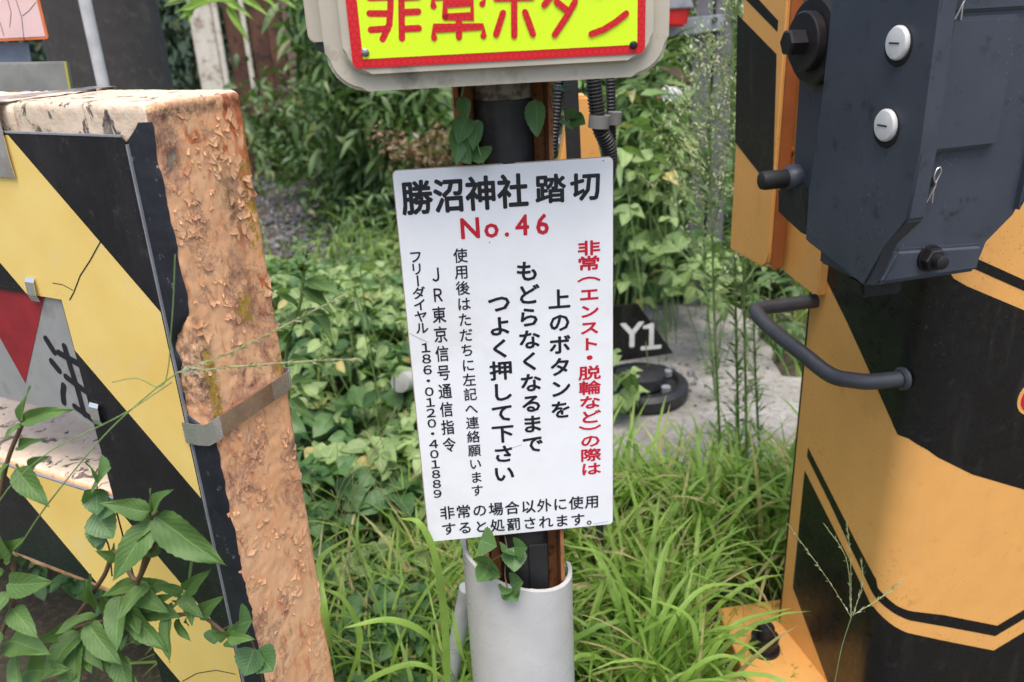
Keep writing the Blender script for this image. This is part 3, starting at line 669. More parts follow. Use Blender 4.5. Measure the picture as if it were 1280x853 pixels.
# ================================================================== GATE MACHINE (right)
GU = nrm((.976, .22, 0)); GW = V(-GU[1], GU[0], 0)
PB = atZ(974, 785, .06); L_ = .343
CO = PB-GW*L_; CO[2] = 0                                     # theoretical front corner
SIDE = Plane(CO, GW); FRONT = Plane(CO, GU)                   # side: a = distance back; front: a = distance right
gm = thing('crossing_gate_machine', CO+GU*.27+GW*.2, 'orange and black striped crossing gate machine at the right edge', 'gate machine')
RC = .058; WF = .55; TOPZ = 1.02
def skin(s, z, off=0):                                       # s<0 side, s>0 front
    if s < -RC: P = CO+GW*(-s)-GU*off
    elif s > RC: P = CO+GU*s-GW*off
    else:
        th = (s+RC)/(2*RC)*math.pi/2; r = RC+off; P = CO+GU*RC+GW*RC - GU*r*math.cos(th) - GW*r*math.sin(th)
    return V(P[0], P[1], z)
ss = [-L_, -RC]+[-RC+2*RC*k/10 for k in range(1, 10)]+[RC, WF]
vs = []; fs = []
for s in ss: vs += [skin(s, .05), skin(s, 1.5)]
br = CO+GU*WF+GW*L_; vs += [V(br[0], br[1], .05), V(br[0], br[1], 1.5)]
m_ = len(ss)+1
for i in range(m_): j = (i+1) % m_; fs.append((2*i, 2*j, 2*j+1, 2*i+1))
fs.append(tuple(2*i+1 for i in range(m_))); fs.append(tuple(2*i for i in range(m_))[::-1])
cab = obj('cabinet', vs, fs, M['orange'], gm, auto=math.radians(30))
def sz(x, y):                                                # pixel -> (s, z) on the skin
    a, b = SIDE.px(x, y); 
    if a > .02: return (-a, b)
    a, b = FRONT.px(x, y); return (a, b)
def band(top, bot, mat='black_film', off=.0006, s0=None, s1=None, name='black_stripe', parent=None):
    """top, bot: lists of (s,z); drawn between s0 and s1"""
    s0 = max(top[0][0], bot[0][0]) if s0 is None else s0; s1 = min(top[-1][0], bot[-1][0]) if s1 is None else s1
    f = lambda L, s: float(np.interp(s, [p[0] for p in L], [p[1] for p in L]))
    cuts = sorted(set([s0, s1]+[p[0] for p in top+bot if s0 < p[0] < s1]+[-RC+2*RC*k/12 for k in range(13) if s0 < -RC+2*RC*k/12 < s1]))
    v_, f_ = [], []
    for s in cuts: v_ += [skin(s, f(top, s), off), skin(s, f(bot, s), off)]
    for i in range(len(cuts)-1): f_.append((2*i, 2*i+1, 2*i+3, 2*i+2))
    return obj(name, v_, f_, M[mat], parent or cab, auto=math.radians(30))
def mir(L, c=.27):                                           # continue a chevron to the right of its tip
    L = [p for p in L if p[0] < c]; 
    z = L[-1][1]+(L[-1][1]-L[-2][1])/(L[-1][0]-L[-2][0])*(c-L[-1][0]); return L+[(c, z)]+[(2*c-p[0], p[1]) for p in L[::-1] if 2*c-p[0] < WF-.001]+([(WF-.001, L[-1][1]+.1)] if True else [])
def fix(L):
    L = sorted(L); o = [L[0]]
    for p in L[1:]:
        if p[0] > o[-1][0]+1e-4: o.append(p)
    return o
lowA = [sz(1018.5, 320), sz(1060, 405), sz(1090, 471), sz(1123, 545), (-.012, .752), (.03, .735), sz(1215, 593), sz(1280, 612)]
upA = [(-L_+.003, 1.02), (-.12, 1.10), (0.01, 1.075), sz(1190, 350), sz(1280, 388)]
band(fix(mir(fix(upA))), fix(mir(fix(lowA))))
t_ = [(-.0, 1.13), sz(1218, 322), sz(1280, 350)]; band(fix(mir(t_)), fix([(p[0], p[1]-.018) for p in mir(t_)]))
tB = [sz(1009, 557), sz(1040, 618), sz(1070, 677), sz(1096, 726), (-.030, .415), (.02, .388), sz(1180, 769), sz(1246, 782)]
bB = [sz(1009, 571), sz(1037, 628), sz(1066, 690), sz(1092, 744), (-.035, .392), (.02, .368), sz(1180, 783), sz(1243, 795)]
band(fix(mir(fix(tB), sz(1246, 782)[0]+.001)), fix(mir(fix(bB), sz(1243, 795)[0]+.002)))
tC = [sz(1006, 588), sz(1036, 648), sz(1065, 706), sz(1092, 760), (-.038, .366), (.02, .339), sz(1180, 801), sz(1241, 813)]
bC = [sz(989, 732), sz(1035, 853), (-.1, -.1+.06), (WF, -.04)]
tC2 = fix(mir(fix(tC), sz(1241, 813)[0]+.002))
bz = fix([(tC2[0][0], sz(989, 732)[1]), (sz(1035, 853)[0], sz(1035, 853)[1]), (-.05, .055), (.0, .052), (WF, .052)])
band(tC2, bz)
# dark rubber seam at the rear edge of the side and a dark seam plate
prism('seam', [skin(-L_-.004, .05, .001), skin(-L_+.0005, .05, .001), skin(-L_+.0005, 1.0, .001), skin(-L_-.004, 1.0, .001)], -GU, .03, M['rubber'], gm)
# round emblem at the frame's edge
a, b = FRONT.px(1291, 497); lathe('emblem', FRONT.at(a, b, .0008), FRONT.n, [(0, .034), (.0012, .034)], M['orange'], gm, 32, None)
lathe('emblem_centre', FRONT.at(a, b, .0021), FRONT.n, [(0, .027), (.0006, .027)], M['red_ink'], gm, 32, None)
# side cover (upper left)
CV = Plane(CO-GU*.065, GW)
c0, c1 = CV.px(949, 333), CV.px(917, 303)
a0, a1 = CV.px(966, 250)[0], CV.px(918, 200)[0]; bcv = c0[1]
pts = [(a0, 1.6), (a0, bcv+.035), (a0+.006, bcv+.012), (a0+.025, bcv), (a1, bcv+.002), (a1, 1.6)]
cov = prism('side_cover', [CV.at(a, b) for a, b in pts], CV.n, .03, M['orange'], gm, bevel=.004)
prism('cover_edge', [CV.at(a, b, -.006) for a, b in ((a0-.006, bcv+.004), (a0-.0005, bcv+.004), (a0-.0005, 1.6), (a0-.006, 1.6))], CV.n, .024, M['orange_edge'], gm)
def cvp(l, off=.0006, mat='black_film'): obj('black_stripe', [CV.at(*CV.px(x, y), off) for x, y in l], [tuple(range(len(l)))], M[mat], cov)
cvp([(922, 18), (971, 68), (966, 238), (919, 178)]); cvp([(938, -12), (973, 26), (972, 40), (925, -8), (922, -30)])
# lug panel between cover and casting: the cabinet's upper side stands proud
UP = Plane(CO-GU*.02, GW)
p0, p1 = UP.px(964, 328), UP.px(1017, 366)
prism('upper_side', [UP.at(a, b) for a, b in ((p0[0], 1.6), (p0[0], p0[1]), (p1[0], p1[1]), (p1[0]-.012, p1[1]-.004), (p1[0]-.012, 1.6))], UP.n, .019, M['orange'], gm, bevel=.003)
# handle
HP = SIDE
h0, h1 = np.array(skin(-SIDE.px(1015, 372)[0], SIDE.px(1015, 372)[1])), np.array(skin(-.03-.0, SIDE.px(1138, 476)[1]))
h0 = SIDE.at(.325, .915); h1 = SIDE.at(.045, .862)
OUTW = .10
def hz(t): return h0+(h1-h0)*t
hd0 = [h0+GU*.02, h0-GU*.075, h0-GU*.120-GW*.002, h0-GU*.145-GW*.024, hz(.3)-GU*.142, hz(.6)-GU*.130, h1-GU*.108+GW*.055, h1-GU*.085+GW*.022, h1-GU*.055+GW*.006, h1+GU*.012]
tube('handle', bez(hd0, 6), .0145, M['handle'], gm, 16)
lathe('handle_collar', SIDE.at(.045, .862, -.001), SIDE.n, [(0, .021), (.006, .021), (.009, .017)], M['handle'], gm, 24)
# base bracket with bolt
zb_ = .075
bb = [atZ(896, 760, zb_), atZ(980, 748, zb_), atZ(1040, 853, zb_), atZ(1060, 900, zb_), atZ(950, 905, zb_), atZ(930, 840, zb_)]
brk = prism('base_bracket', bb, (0, 0, 1), .012, M['orange'], gm, bevel=.003)
prism('bracket_side', [bb[0]-V(0, 0, .0125), bb[5]-V(0, 0, .0125), bb[5]-V(0, 0, .075), bb[0]-V(0, 0, .075)], nrm(V(-.8, -.5, 0)), .01, M['orange'], gm)
pbt = atZ(955, 812, zb_); lathe('anchor_bolt', pbt, (0, 0, 1), [(0, .036), (.007, .036), (.0071, .028), (.034, .028), (.0341, .032), (.040, .032), (.0401, .020), (.066, .020), (.072, .016)], M['dark_bolt'], brk, 6 if False else 20)
# ---- arm bracket casting: a separate unit bolted on
OF = .135
FA = Plane(CO-GW*OF, GU); cc = FA.px(1088, 359)
KO = FA.at(cc[0], 0); KS = Plane(KO, GW); KF = Plane(KO, GU)
arm = thing('arm_bracket', KF.at(.06, cc[1]+.1, -.05), 'dark blue grey cast arm bracket with two white plugs bolted on the orange gate machine', 'bracket')
ks = lambda x, y, o=0: KS.at(*KS.px(x, y, o), o); kf = lambda x, y, o=0: KF.at(*KF.px(x, y, o), o)
sidep = [KS.px(1088, 359), KS.px(1013, 300), KS.px(1027, 120), KS.px(1045, 0)]
print('side poly', sidep, 'corner z', cc)
# main body: outline on the front plane, full height, deep
zbot = cc[1]; wR = KF.px(1219, 347)[0]; wR2 = KF.px(1268, 268)[0]; dep = KS.px(1013, 300)[0]
print('wR', wR, wR2, 'dep', dep)
body = [(0, zbot), (wR, zbot+.002), (wR+.004, zbot+.048), (wR2, zbot+.078), (wR2+.035, zbot+.15), (wR2+.045, 1.72), (0, 1.72)]
prism('body', [KF.at(a, b) for a, b in body], KF.n, dep*.8, M['casting'], arm, bevel=.004, seg=3)
# side cheek: a plate that stands forward of the front as a flange
fl = [KS.px(x, y, .010) for x, y in ((1088, 359), (1102, 307), (1134, 277), (1150, 190), (1172, 20))]
ck = [(0.001, zbot+.001), fl[1], fl[2], fl[3], (fl[4][0], fl[4][1]), (fl[4][0]-.002, 1.72), (dep-.015, 1.72), (dep-.012, KS.px(1027, 120)[1]), (dep, KS.px(1006, 240)[1]), (dep, KS.px(1013, 300)[1])]
prism('cheek', [KS.at(a, b, .010) for a, b in ck], KS.n, .0235, M['casting'], arm, bevel=.0035, seg=3)
rp = [KF.px(1090, 356), KF.px(1102, 306), KF.px(1134, 277), KF.px(1152, 150), KF.px(1172, 20)]
pp0, pp1 = KF.px(1153, 191), KF.px(1238, 188); pt1 = KF.px(1190, 22)
prism('front_panel', [KF.at(a, b, .012) for a, b in ((pp0[0]+.004, pp0[1]), (pp1[0], pp0[1]+.002), (pp1[0]+.004, pt1[1]), (pp0[0]+.006, pt1[1]))], KF.n, .0118, M['casting'], arm, bevel=.0045)
prism('top_panel', [KF.at(a, b, .006) for a, b in ((pp0[0]+.008, pt1[1]+.006), (pp1[0]+.02, pt1[1]+.006), (pp1[0]+.02, 1.7), (pp0[0]+.008, 1.7))], KF.n, .0058, M['casting'], arm, bevel=.003)
prism('right_rib', [KF.at(a, b, .014) for a, b in ((wR2-.004, zbot+.085), (wR2+.03, zbot+.155), (wR2+.04, 1.71), (wR2+.012, 1.71))], KF.n, .0138, M['casting'], arm, bevel=.005)
prism('bottom_lip', [KF.at(a, b, .009) for a, b in ((.006, zbot+.004), (wR-.004, zbot+.006), (wR, zbot+.045), (.030, zbot+.052))], KF.n, .0088, M['casting'], arm, bevel=.006, seg=3)
sh = lambda x, y: KF.px(x, y)
prism('stop_pad', [KF.at(a, b, -.03) for a, b in ((sh(1094, 358)[0], zbot-.001), (sh(1148, 358)[0], zbot-.001), (sh(1144, 386)[0], zbot-.030), (sh(1094, 386)[0], zbot-.028))], KF.n, .03, M['rubber'], arm, bevel=.004)
# plugs on the cheek
for x, y in ((1120, 54), (1105, 157)):
    a, b = KS.px(x+3, y+3, .0102); lathe('plug_seat', KS.at(a, b, .0102), KS.n, [(0, .0255), (.0015, .0245)], M['void'], arm, 28)
    a, b = KS.px(x, y, .016); P = KS.at(a, b, .0118); plug = lathe('plug', P, KS.n, [(0, .0205), (.003, .0205), (.0055, .0185), (.0065, .013), (.0068, .002)], M['plug'], arm, 28)
    tube('slot', [P+KS.n*.0069-KS.u*.009, P+KS.n*.0069+KS.u*.009], .0011, M['void'], plug, 6)
# hex nut bottom right
a, b = KF.px(1163, 323, .012); P = KF.at(a, b, .0092)
lathe('washer', P, KF.n, [(0, .019), (.004, .019)], M['dark_bolt'], arm, 24)
nut = lathe('nut', P+KF.n*.0042, KF.n, [(0, .0165), (.010, .0165), (.0115, .014)], M['dark_bolt'], arm, 6, None)
lathe('bolt_end', P+KF.n*.0158, KF.n, [(0, .0095), (.012, .0095), (.013, .008)], M['dark_bolt'], nut, 18)
# split pins
for (x, y, k) in ((1163, 228, 1.), (1199, -4, 1.)):
    a, b = KF.px(x, y, .004); P = KF.at(a, b, .003)
    hole = lathe('pin_hole', P, KF.n, [(0, .0075*k), (.0012, .0075*k)], M['void'], arm, 16)
    w_ = lambda u_, z_, d_=.006: P+KF.u*u_*k+V(0, 0, z_*k)+KF.n*d_
    loop = [w_(-.006, -.026), w_(-.002, -.012, .009), w_(.001, -.002, .010), w_(-.004, .008, .011), w_(-.002, .018, .011), w_(.004, .021, .010), w_(.007, .014, .009), w_(.004, .004, .008), w_(.001, -.008, .008), w_(.002, -.027, .007)]
    tube('split_pin', bez(loop, 5), .0013, M['strap'], hole, 8)
# pivot disks and hex bolt on the left
PV = Plane(KO-GU*.012, GW)
a, b = PV.px(1010, 52)
O_ = PV.at(a, b)
lathe('pivot_disc', O_+GU*.03, -GU, [(0, .062), (.022, .062), (.026, .058)], M['dark_bolt'], arm, 40)
lathe('pivot_washer', O_+GU*.0035, -GU, [(0, .042), (.012, .042), (.014, .040)], M['dark_bolt'], arm, 36)
hb = lathe('pivot_bolt', O_-GU*.0107, -GU, [(0, .019), (.022, .019), (.025, .016)], M['dark_bolt'], arm, 6, None)
# rear plate with stopper
RP = Plane(KO+GU*.012, GW)
r_ = [RP.px(x, y) for x, y in ((1013, 292), (990, 277), (993, 200), (1000, 90), (1004, -20), (1045, -20), (1027, 290))]
prism('rear_plate', [RP.at(a, b) for a, b in r_], RP.n, .02, M['casting'], arm, bevel=.003)
r_ = [RP.px(x, y, .012) for x, y in ((972, 236), (1000, 232), (1012, 296), (1000, 292), (972, 266))]
prism('stopper_block', [RP.at(a, b, .012) for a, b in r_], RP.n, .0118, M['black_plastic'], arm, bevel=.003)
a, b = RP.px(996, 222, .0); P = RP.at(a, b)
lathe('stopper_collar', P, -GU, [(0, .022), (.012, .021), (.02, .015)], M['casting'], arm, 20)
lathe('rubber_stopper', P-GU*.0205, -GU, [(0, .0145), (.036, .015), (.042, .013), (.044, .009)], M['rubber'], arm, 24)
a, b = UP.px(984, 189, .012); lathe('rusty_bolt', UP.at(a, b, .002), UP.n, [(0, .010), (.005, .010), (.007, .006)], M['orange_edge'], gm, 12)

# ================================================================== THINGS BEHIND
def disp(pts, c): return pts
# big dark pole and white pipe
pc = atY(110, 80, 2.6); pr = .5*abs(atY(192, 100, 2.6)[0]-atY(36, 100, 2.6)[0])*.92
pole = thing('utility_pole', (atY(117, 100, 2.6)[0], 2.75, 0), 'thick dark utility pole standing behind the barrier', 'pole')
bxp = (atY(36, 100, 2.6)[0]+atY(192, 100, 2.6)[0])/2
lathe('shaft', (bxp, 2.75, 0), (0, 0, 1), [(0, pr*1.03), (5, pr*.97)], M['wood_dark'], pole, 40)
for z in (1.0, 2.2): lathe('band', (bxp, 2.75, z), (0, 0, 1), [(0, pr*1.04), (.03, pr*1.04)], M['galv'], pole, 40)
wp = thing('cable_pipe', (*atY(127, 110, 2.35)[:2], 0), 'thin pale pipe running up beside the dark utility pole', 'pipe')
x_, y_ = atY(127, 108, 2.35)[:2]; tube('shaft', [(x_, y_, 0), (x_+.006, y_, 1.6), (x_+.01, y_, 3)], .016, M['white_pipe'], wp, 14)
# pink faded sign
PK = Plane((0, 1.75, 0), (1, -.08, 0))
ps = thing('faded_sign', PK.at(*PK.px(20, 52)), 'faded pink sign with orange border above the barrier', 'sign')
k0, k1 = PK.px(61, 49), PK.px(-60, 53)
prism('panel', [PK.at(a, b) for a, b in rounded(k1[0], k0[1], k0[0], k0[1]+.35, .006, 3)], PK.n, .002, M['orange_border'], ps)
obj('face', [PK.at(a, b, .0006) for a, b in ((k1[0], k0[1]+.0055), (k0[0]-.0055, k0[1]+.0055), (k0[0]-.0055, k0[1]+.34), (k1[0], k0[1]+.34))], [(0, 1, 2, 3)], M['pink'], ps)
for l in ([(20, 0), (27, 22), (30, 50)], [(45, 3), (36, 14), (28, 20)], [(0, 28), (5, 45)], [(8, -5), (14, 16), (12, 34)]):
    crack(l, .0006, M['ink'], ps, PK, .0009)
prism('bracket', [PK.at(a, b, -.02) for a, b in (PK.px(-40, 82), PK.px(32, 80), PK.px(27, 54), PK.px(-40, 54))], PK.n, .004, plain('blue grey bracket', (.20, .24, .32), .4, .3), ps)
GP = Plane((0, 1.6, 0), (1, -.04, 0))
gp = thing('metal_cover', GP.at(*GP.px(30, 120)), 'plain grey metal cover with yellowed edge standing just behind the barrier', 'cover')
g_ = [GP.px(-60, 80), GP.px(82, 77), GP.px(90, 125), GP.px(-60, 125)]
prism('panel', [GP.at(a, b) for a, b in g_[::-1]], GP.n, .012, plain('grey sheet', (.30, .31, .28), .5, .35, dirt=(.2, .2, .17), bst=.2), gp, bevel=.003)
prism('edge_tape', [GP.at(a, b, .0007) for a, b in (GP.px(80, 77.5), GP.px(83, 77.5), GP.px(91, 125), GP.px(88, 125))], GP.n, .0006, plain('yellow edge', (.45, .42, .06), .5), gp)
# weathered fence
FN = Plane((0, 8.8, 0), (1, .12, 0)); fnc = thing('old_fence', FN.at(*FN.px(300, 200)), 'old fence of bleached planks and rusty sheets behind the undergrowth', 'fence')
def fpl(x0, x1, y1, mat, off, nm, xb=0):
    a0, a1 = FN.px(x0, 0)[0], FN.px(x1, 0)[0]; prism(nm, [FN.at(a, b, off) for a, b in ((a0, -.05), (a1, -.05), (a1, 3.0), (a0, 3.0))], FN.n, .03, M[mat], fnc, bevel=.006)
for x0, x1, m, o, nm in ((233, 262, 'plank', .02, 'plank'), (264, 271, 'plank', .06, 'plank'), (276, 297, 'rust_sheet', .0, 'rusty_sheet'), (298, 304, 'plank', .05, 'plank'), (306, 328, 'rust_sheet', .0, 'rusty_sheet'), (329, 348, 'rust_sheet', .03, 'rusty_sheet'), (350, 362, 'timber', .02, 'plank')):
    fpl(x0, x1, 0, m, o, nm)
# conduits and orange guard behind the post
cnd = thing('cable_bundle', atY(745, 200, 1.62)-V(0, 0, .6), 'black corrugated cable hoses held by a grey clamp behind the notice', 'cables')
def corr(name, pts, r, parent, mat='black_plastic', pitch=.0065):
    P = bez(pts, 14); L = np.cumsum([0]+[np.linalg.norm(P[i+1]-P[i]) for i in range(len(P)-1)]); n = int(L[-1]/pitch*4)
    q = [np.array([np.interp(t*L[-1]/n, L, [p[k] for p in P]) for k in range(3)]) for t in range(n+1)]
    rr = [r*(1.0 if i % 4 < 2 else .86) for i in range(len(q))]
    return tube(name, q, rr, M[mat], parent, 14, smooth=False)
corr('hose', [atY(738, 60, 1.6), atY(745, 130, 1.6), atY(750, 160, 1.6), atY(762, 195, 1.62), atY(752, 260, 1.66), atY(735, 400, 1.75), V(.16, 1.8, .02)], .0155, cnd)
corr('hose', [atY(762, 60, 1.66), atY(764, 150, 1.66), atY(762, 195, 1.66), atY(745, 300, 1.7), V(.2, 1.75, .02)], .010, cnd)
corr('hose', [atY(700, 60, 1.58), atY(697, 130, 1.58), atY(691, 190, 1.58), atY(688, 260, 1.6), V(.08, 1.6, .02)], .0095, cnd)
prism('flat_bar', [atY(x, y, 1.57) for x, y in ((703, 90), (722, 90), (727, 210), (709, 210))], V(0, -1, 0), .008, M['black_plastic'], cnd, bevel=.001)
cl = atY(748, 152, 1.6); lathe('clamp', cl-V(0, 0, .012), nrm(V(.1, 0, 1)), [(0, .020), (.024, .020)], M['clamp'], cnd, 20)
cl2 = atY(768, 148, 1.64); lathe('clamp', cl2-V(0, 0, .012), nrm(V(.06, 0, 1)), [(0, .0135), (.024, .0135)], M['clamp'], cnd, 20)
oc = thing('orange_guard', atY(730, 420, 1.85), 'orange guard cover glimpsed behind the black hoses', 'guard')
prism('cover', [atY(x, y, 1.8) for x, y in ((714, 120), (735, 120), (765, 260), (690, 260))], V(0, -1, 0), .06, M['orange'], oc, bevel=.006)
gq = atY(732, 240, 1.83); tube('pole', [(gq[0], gq[1], 0), (gq[0], gq[1], gq[2]+.05)], .022, M['black_plastic'], oc, 16)
prism('stripe', [atY(x, y, 1.79) for x, y in ((704, 212), (756, 212), (760, 236), (697, 236))], V(0, -1, 0), .004, M['black_film'], oc)
# grey posts, crossbar, reflector
gpz = thing('post_frame', (*atY(888, 290, 3.7)[:2], 0), 'pair of grey steel posts joined by a crossbar behind the tall weeds', 'post')
for x0, x1 in ((865, 885), (889, 911)):
    xa, xb = atY(x0, 150, 3.7)[0], atY(x1, 150, 3.7)[0]; 
    prism('upright', [V(xa, 3.7, 0), V(xb, 3.7, 0), V(xb, 3.76, 0), V(xa, 3.76, 0)], V(0, 0, -1), 2.3, plain('weathered grey steel', (.17, .165, .18), .6, .3, dirt=(.1, .08, .06)), gpz, bevel=.003)
q = [atY(832, 26, 3.64), atY(905, 18, 3.64), atY(905, 38, 3.64), atY(832, 47, 3.64)]
prism('crossbar', q, V(0, -1, 0), .05, plain('pale steel', (.32, .34, .38), .5, .3), gpz, bevel=.003)
a, b = 893, 25; lathe('bolt', atY(893, 25, 3.635), V(0, -1, 0), [(0, .012), (.012, .012)], M['dark_bolt'], gpz, 6)
rl = thing('red_lamp', atY(850, 20, 3.5), 'red lamp cover poking out right of the button box', 'lamp')  # red reflector with a grey box, not a light source
prism('lens', [atY(x, y, 3.5) for x, y in ((826, 34), (858, 34), (871, -20), (826, -20))], V(0, -1, 0), .12, M['red_refl'], rl, bevel=.01)
prism('bezel', [atY(x, y, 3.49) for x, y in ((826, 0), (864, -2), (868, 10), (826, 12))], V(0, -1, 0), .11, M['galv'], rl, bevel=.004)
# sleepers/boards in the ballast, pale pipe
for (x0, y0, x1, y1, m, lab) in ((800, 112, 870, 100, 'sleeper_red', 'short reddish board lying among the ballast'), (805, 140, 880, 170, 'timber', 'dark old sleeper end lying beside the grey posts'), (800, 75, 870, 95, 'timber', 'weathered timber lying on the ballast beyond the reddish board')):
    A_, B_ = atZ(x0, y0, .3), atZ(x1, y1, .3)
    if A_[1] > 12 or B_[1] > 12: A_, B_ = atY(x0, y0, 6.0), atY(x1, y1, 6.2)
    t = nrm(B_-A_); s_ = nrm(np.cross(t, V(0, 0, 1)))
    o = prism('wooden_board', [A_, B_, B_+s_*.14, A_+s_*.14], V(0, 0, 1), .08, M[m], bevel=.01); tag(o, lab, 'board')
A_ = atY(832, 118, 4.8); o = tube('drain_pipe', [A_, atY(856, 122, 4.7), atY(880, 112, 4.6)], .045, M['white_pipe'], None, 16); tag(o, 'short pale plastic pipe lying among the leaves left of the grey posts', 'pipe')
A_ = atY(505, 470, 2.6); o = tube('grey_pipe_end', [atY(500, 478, 2.5), atY(520, 474, 2.6), atY(560, 470, 2.8)], .035, M['pvc'], None, 18); tag(o, 'grey plastic pipe end poking out left of the white notice', 'pipe')
# Y1 track marker on its round foot
yc = atZ(800, 487, .16)
ym = thing('track_marker', yc, 'black track marker lettered Y1 on a round grey foot on the concrete', 'marker')
rr = .5*abs(atZ(858, 485, .16)[0]-atZ(738, 485, .16)[0])
lathe('foot', yc+V(0, .0, -.01), (0, 0, 1), [(0, rr), (.035, rr), (.05, rr*.9), (.05, rr*.8), (.03, rr*.76)], M['black_plastic'], ym, 40)
lathe('hub', yc+V(0, .0, .0305), (0, 0, 1), [(0, rr*.55), (.04, rr*.52), (.05, rr*.35)], M['black_plastic'], ym, 24)
for k in range(5):
    t = k*1.256+.4; lathe('nut', yc+V(math.cos(t)*rr*.68, math.sin(t)*rr*.68, .0285), (0, 0, 1), [(0, .018), (.022, .018)], M['galv'], ym, 6)
Yp = Plane((0, yc[1]-.02, 0), (1, .12, 0))
brd = [Yp.px(*q) for q in ((755, 455), (755, 385), (797, 380), (842, 442))]
prism('board', [Yp.at(a, b) for a, b in brd], Yp.n, .012, M['black_film'], ym, bevel=.002)
it = []
for ch, x, y in (('Y', 790, 417), ('１', 814, 420)):
    a, b = Yp.px(x, y); g, _ = glyph(ch, .012); it.append((ch, a+(.5-(g[:, 0].min()+g[:, 0].max())/2)*.14, b, .14, .135, .02, False))
letters('lettering', Yp, it, M['plug'], ym, .0008)

# ================================================================== VEGETATION
def leaf_tpl(n=6, k=3, wid=.5, fold=.12, droop=.18, wave=.03, tipp=1.6, serr=0.):
    """unit leaf along +Y, faces +Z; uv across/along"""
    vs, uv, fs = [], [], []
    for i in range(n+1):
        t = i/n; w_ = wid/2*(math.sin(math.pi*min(1, t**.75))**.8)*(1-.25*t)**tipp*1.25
        if i == 0: w_ = .012
        if i == n: w_ = .004
        if serr and 0 < i < n: w_ *= 1+serr*(1 if i % 2 else -1)
        for j in range(k):
            s = -1+2*j/(k-1); vs.append((s*w_, t, fold*abs(s)*w_*2-droop*t*t+wave*math.sin(t*9+s*2)*abs(s))); uv.append((.5+s*.5, t))
    for i in range(n):
        for j in range(k-1): fs.append((i*k+j, i*k+j+1, (i+1)*k+j+1, (i+1)*k+j))
    return np.array(vs), np.array(fs), np.array(uv)
def rotset(yaw, pitch, roll):
    """Y axis = leaf direction: yaw around Z, pitch up, roll about itself; arrays"""
    cy, sy, cp, sp_, cr, sr = np.cos(yaw), np.sin(yaw), np.cos(pitch), np.sin(pitch), np.cos(roll), np.sin(roll)
    Y = np.stack([cp*sy, cp*cy, sp_], 1); X0 = np.stack([cy, -sy, np.zeros_like(cy)], 1); Z0 = np.cross(X0, Y)
    X = X0*cr[:, None]+Z0*sr[:, None]; Z = np.cross(X, Y); return X, Y, Z
def cloud(tpl, pos, yaw, pitch, roll, size, wsc=None):
    v, f, uv = tpl; X, Y, Z = rotset(yaw, pitch, roll); n = len(pos); wsc = np.ones(n) if wsc is None else wsc
    P = pos[:, None, :]+size[:, None, None]*(v[None, :, 0, None]*X[:, None]*wsc[:, None, None]+v[None, :, 1, None]*Y[:, None]+v[None, :, 2, None]*Z[:, None])
    F = (f[None]+(np.arange(n)*len(v))[:, None, None]).reshape(-1, f.shape[1]); return P.reshape(-1, 3), F, np.tile(uv, (n, 1))
T_cover = leaf_tpl(6, 5, .66, .12, .2, .05); T_nar = leaf_tpl(4, 3, .22, .15, .35); T_bush = leaf_tpl(4, 3, .38, .15, .3); T_near = leaf_tpl(18, 9, .47, .2, .34, .035, 2.6, .03); T_ivy = leaf_tpl(14, 7, .88, .12, .15, .02, 1.0, .04); T_small = leaf_tpl(3, 3, .12, .1, .2)
def foliage(name, mat, parts, parent=None, kind=None, label=None):
    Vs, Fs, Us, k = [], [], [], 0
    for P, F, U_ in parts: Vs.append(P); Fs.append(F+k); Us.append(U_); k += len(P)
    o = obj(name, np.concatenate(Vs), np.concatenate(Fs), mat, parent, smooth=True, uv=np.concatenate(Us), kind=kind)
    if label: o['label'] = label
    return o
def inpoly(x, y, poly):
    c = False; n = len(poly)
    for i in range(n):
        (x1, y1), (x2, y2) = poly[i], poly[(i+1) % n]
        if (y1 > y) != (y2 > y) and x < (x2-x1)*(y-y1)/(y2-y1)+x1: c = not c
    return c
U = rng.uniform
# --- ground cover: trifoliate leaves over the left middle ground, patchy with gaps
def cover(n, xr, yr, zr, size, seed, keep=lambda x, y: True, tri=True):
    r = np.random.default_rng(seed); pos = []; 
    while len(pos) < n:
        x, y = r.uniform(*xr), r.uniform(*yr)
        dn = noise.noise(Vector((x*2.2, y*2.2, seed)))
        if dn < r.uniform(-.55, .15) or not keep(x, y): continue
        h = (.35+.65*max(0, dn+.4))*(zr[1]-zr[0])*(1 if y < 3.6 or x > 0 else max(.25, 1-.45*(y-3.6)))
        pos.append((x, y, zr[0]+h*r.uniform(.25, 1)**.6))
    pos = np.array(pos); yaw = r.uniform(0, 6.28, n); pit = r.normal(-.15, .35, n); rol = r.normal(0, .4, n); s = r.uniform(.6, 1.2, n)*size
    parts = [cloud(T_cover, pos, yaw, pit, rol, s)]
    if tri:
        for d in (1.5, -1.5): parts.append(cloud(T_cover, pos, yaw+d+r.normal(0, .15, n), pit+r.normal(0, .15, n), rol+r.normal(0, .2, n), s*.9))
    return parts, pos
def clear(x, y):                                            # keep plants off the barrier, machine, slab and path
    d = V(x, y, 0)-BP.O; a = d@BP.u; t = d@BD
    if -.03 < a < 1.6 and -.05 < t < .28: return False
    if abs(x-ctr[0]) < .14 and abs(y-ctr[1]) < .14: return False
    return True
gravel_poly = [(-3.4, 9.8), (-3.0, 5.4), (-1.9, 4.7), (-1.25, 4.9), (-1.15, 6.3), (-1.6, 9.8)]
slab_poly = [(p[0], p[1]) for p in sp]
k1_ = lambda x, y: clear(x, y) and not inpoly(x, y, gravel_poly) and not inpoly(x, y, slab_poly)
pA, posA = cover(4600, (-2.6, .25), (2.0, 6.2), (.03, .42), .070, 11, k1_)
foliage('ground_cover', M['leaf_cover'], pA, kind='stuff', label='pale green leafy ground cover between the barrier and the notice')
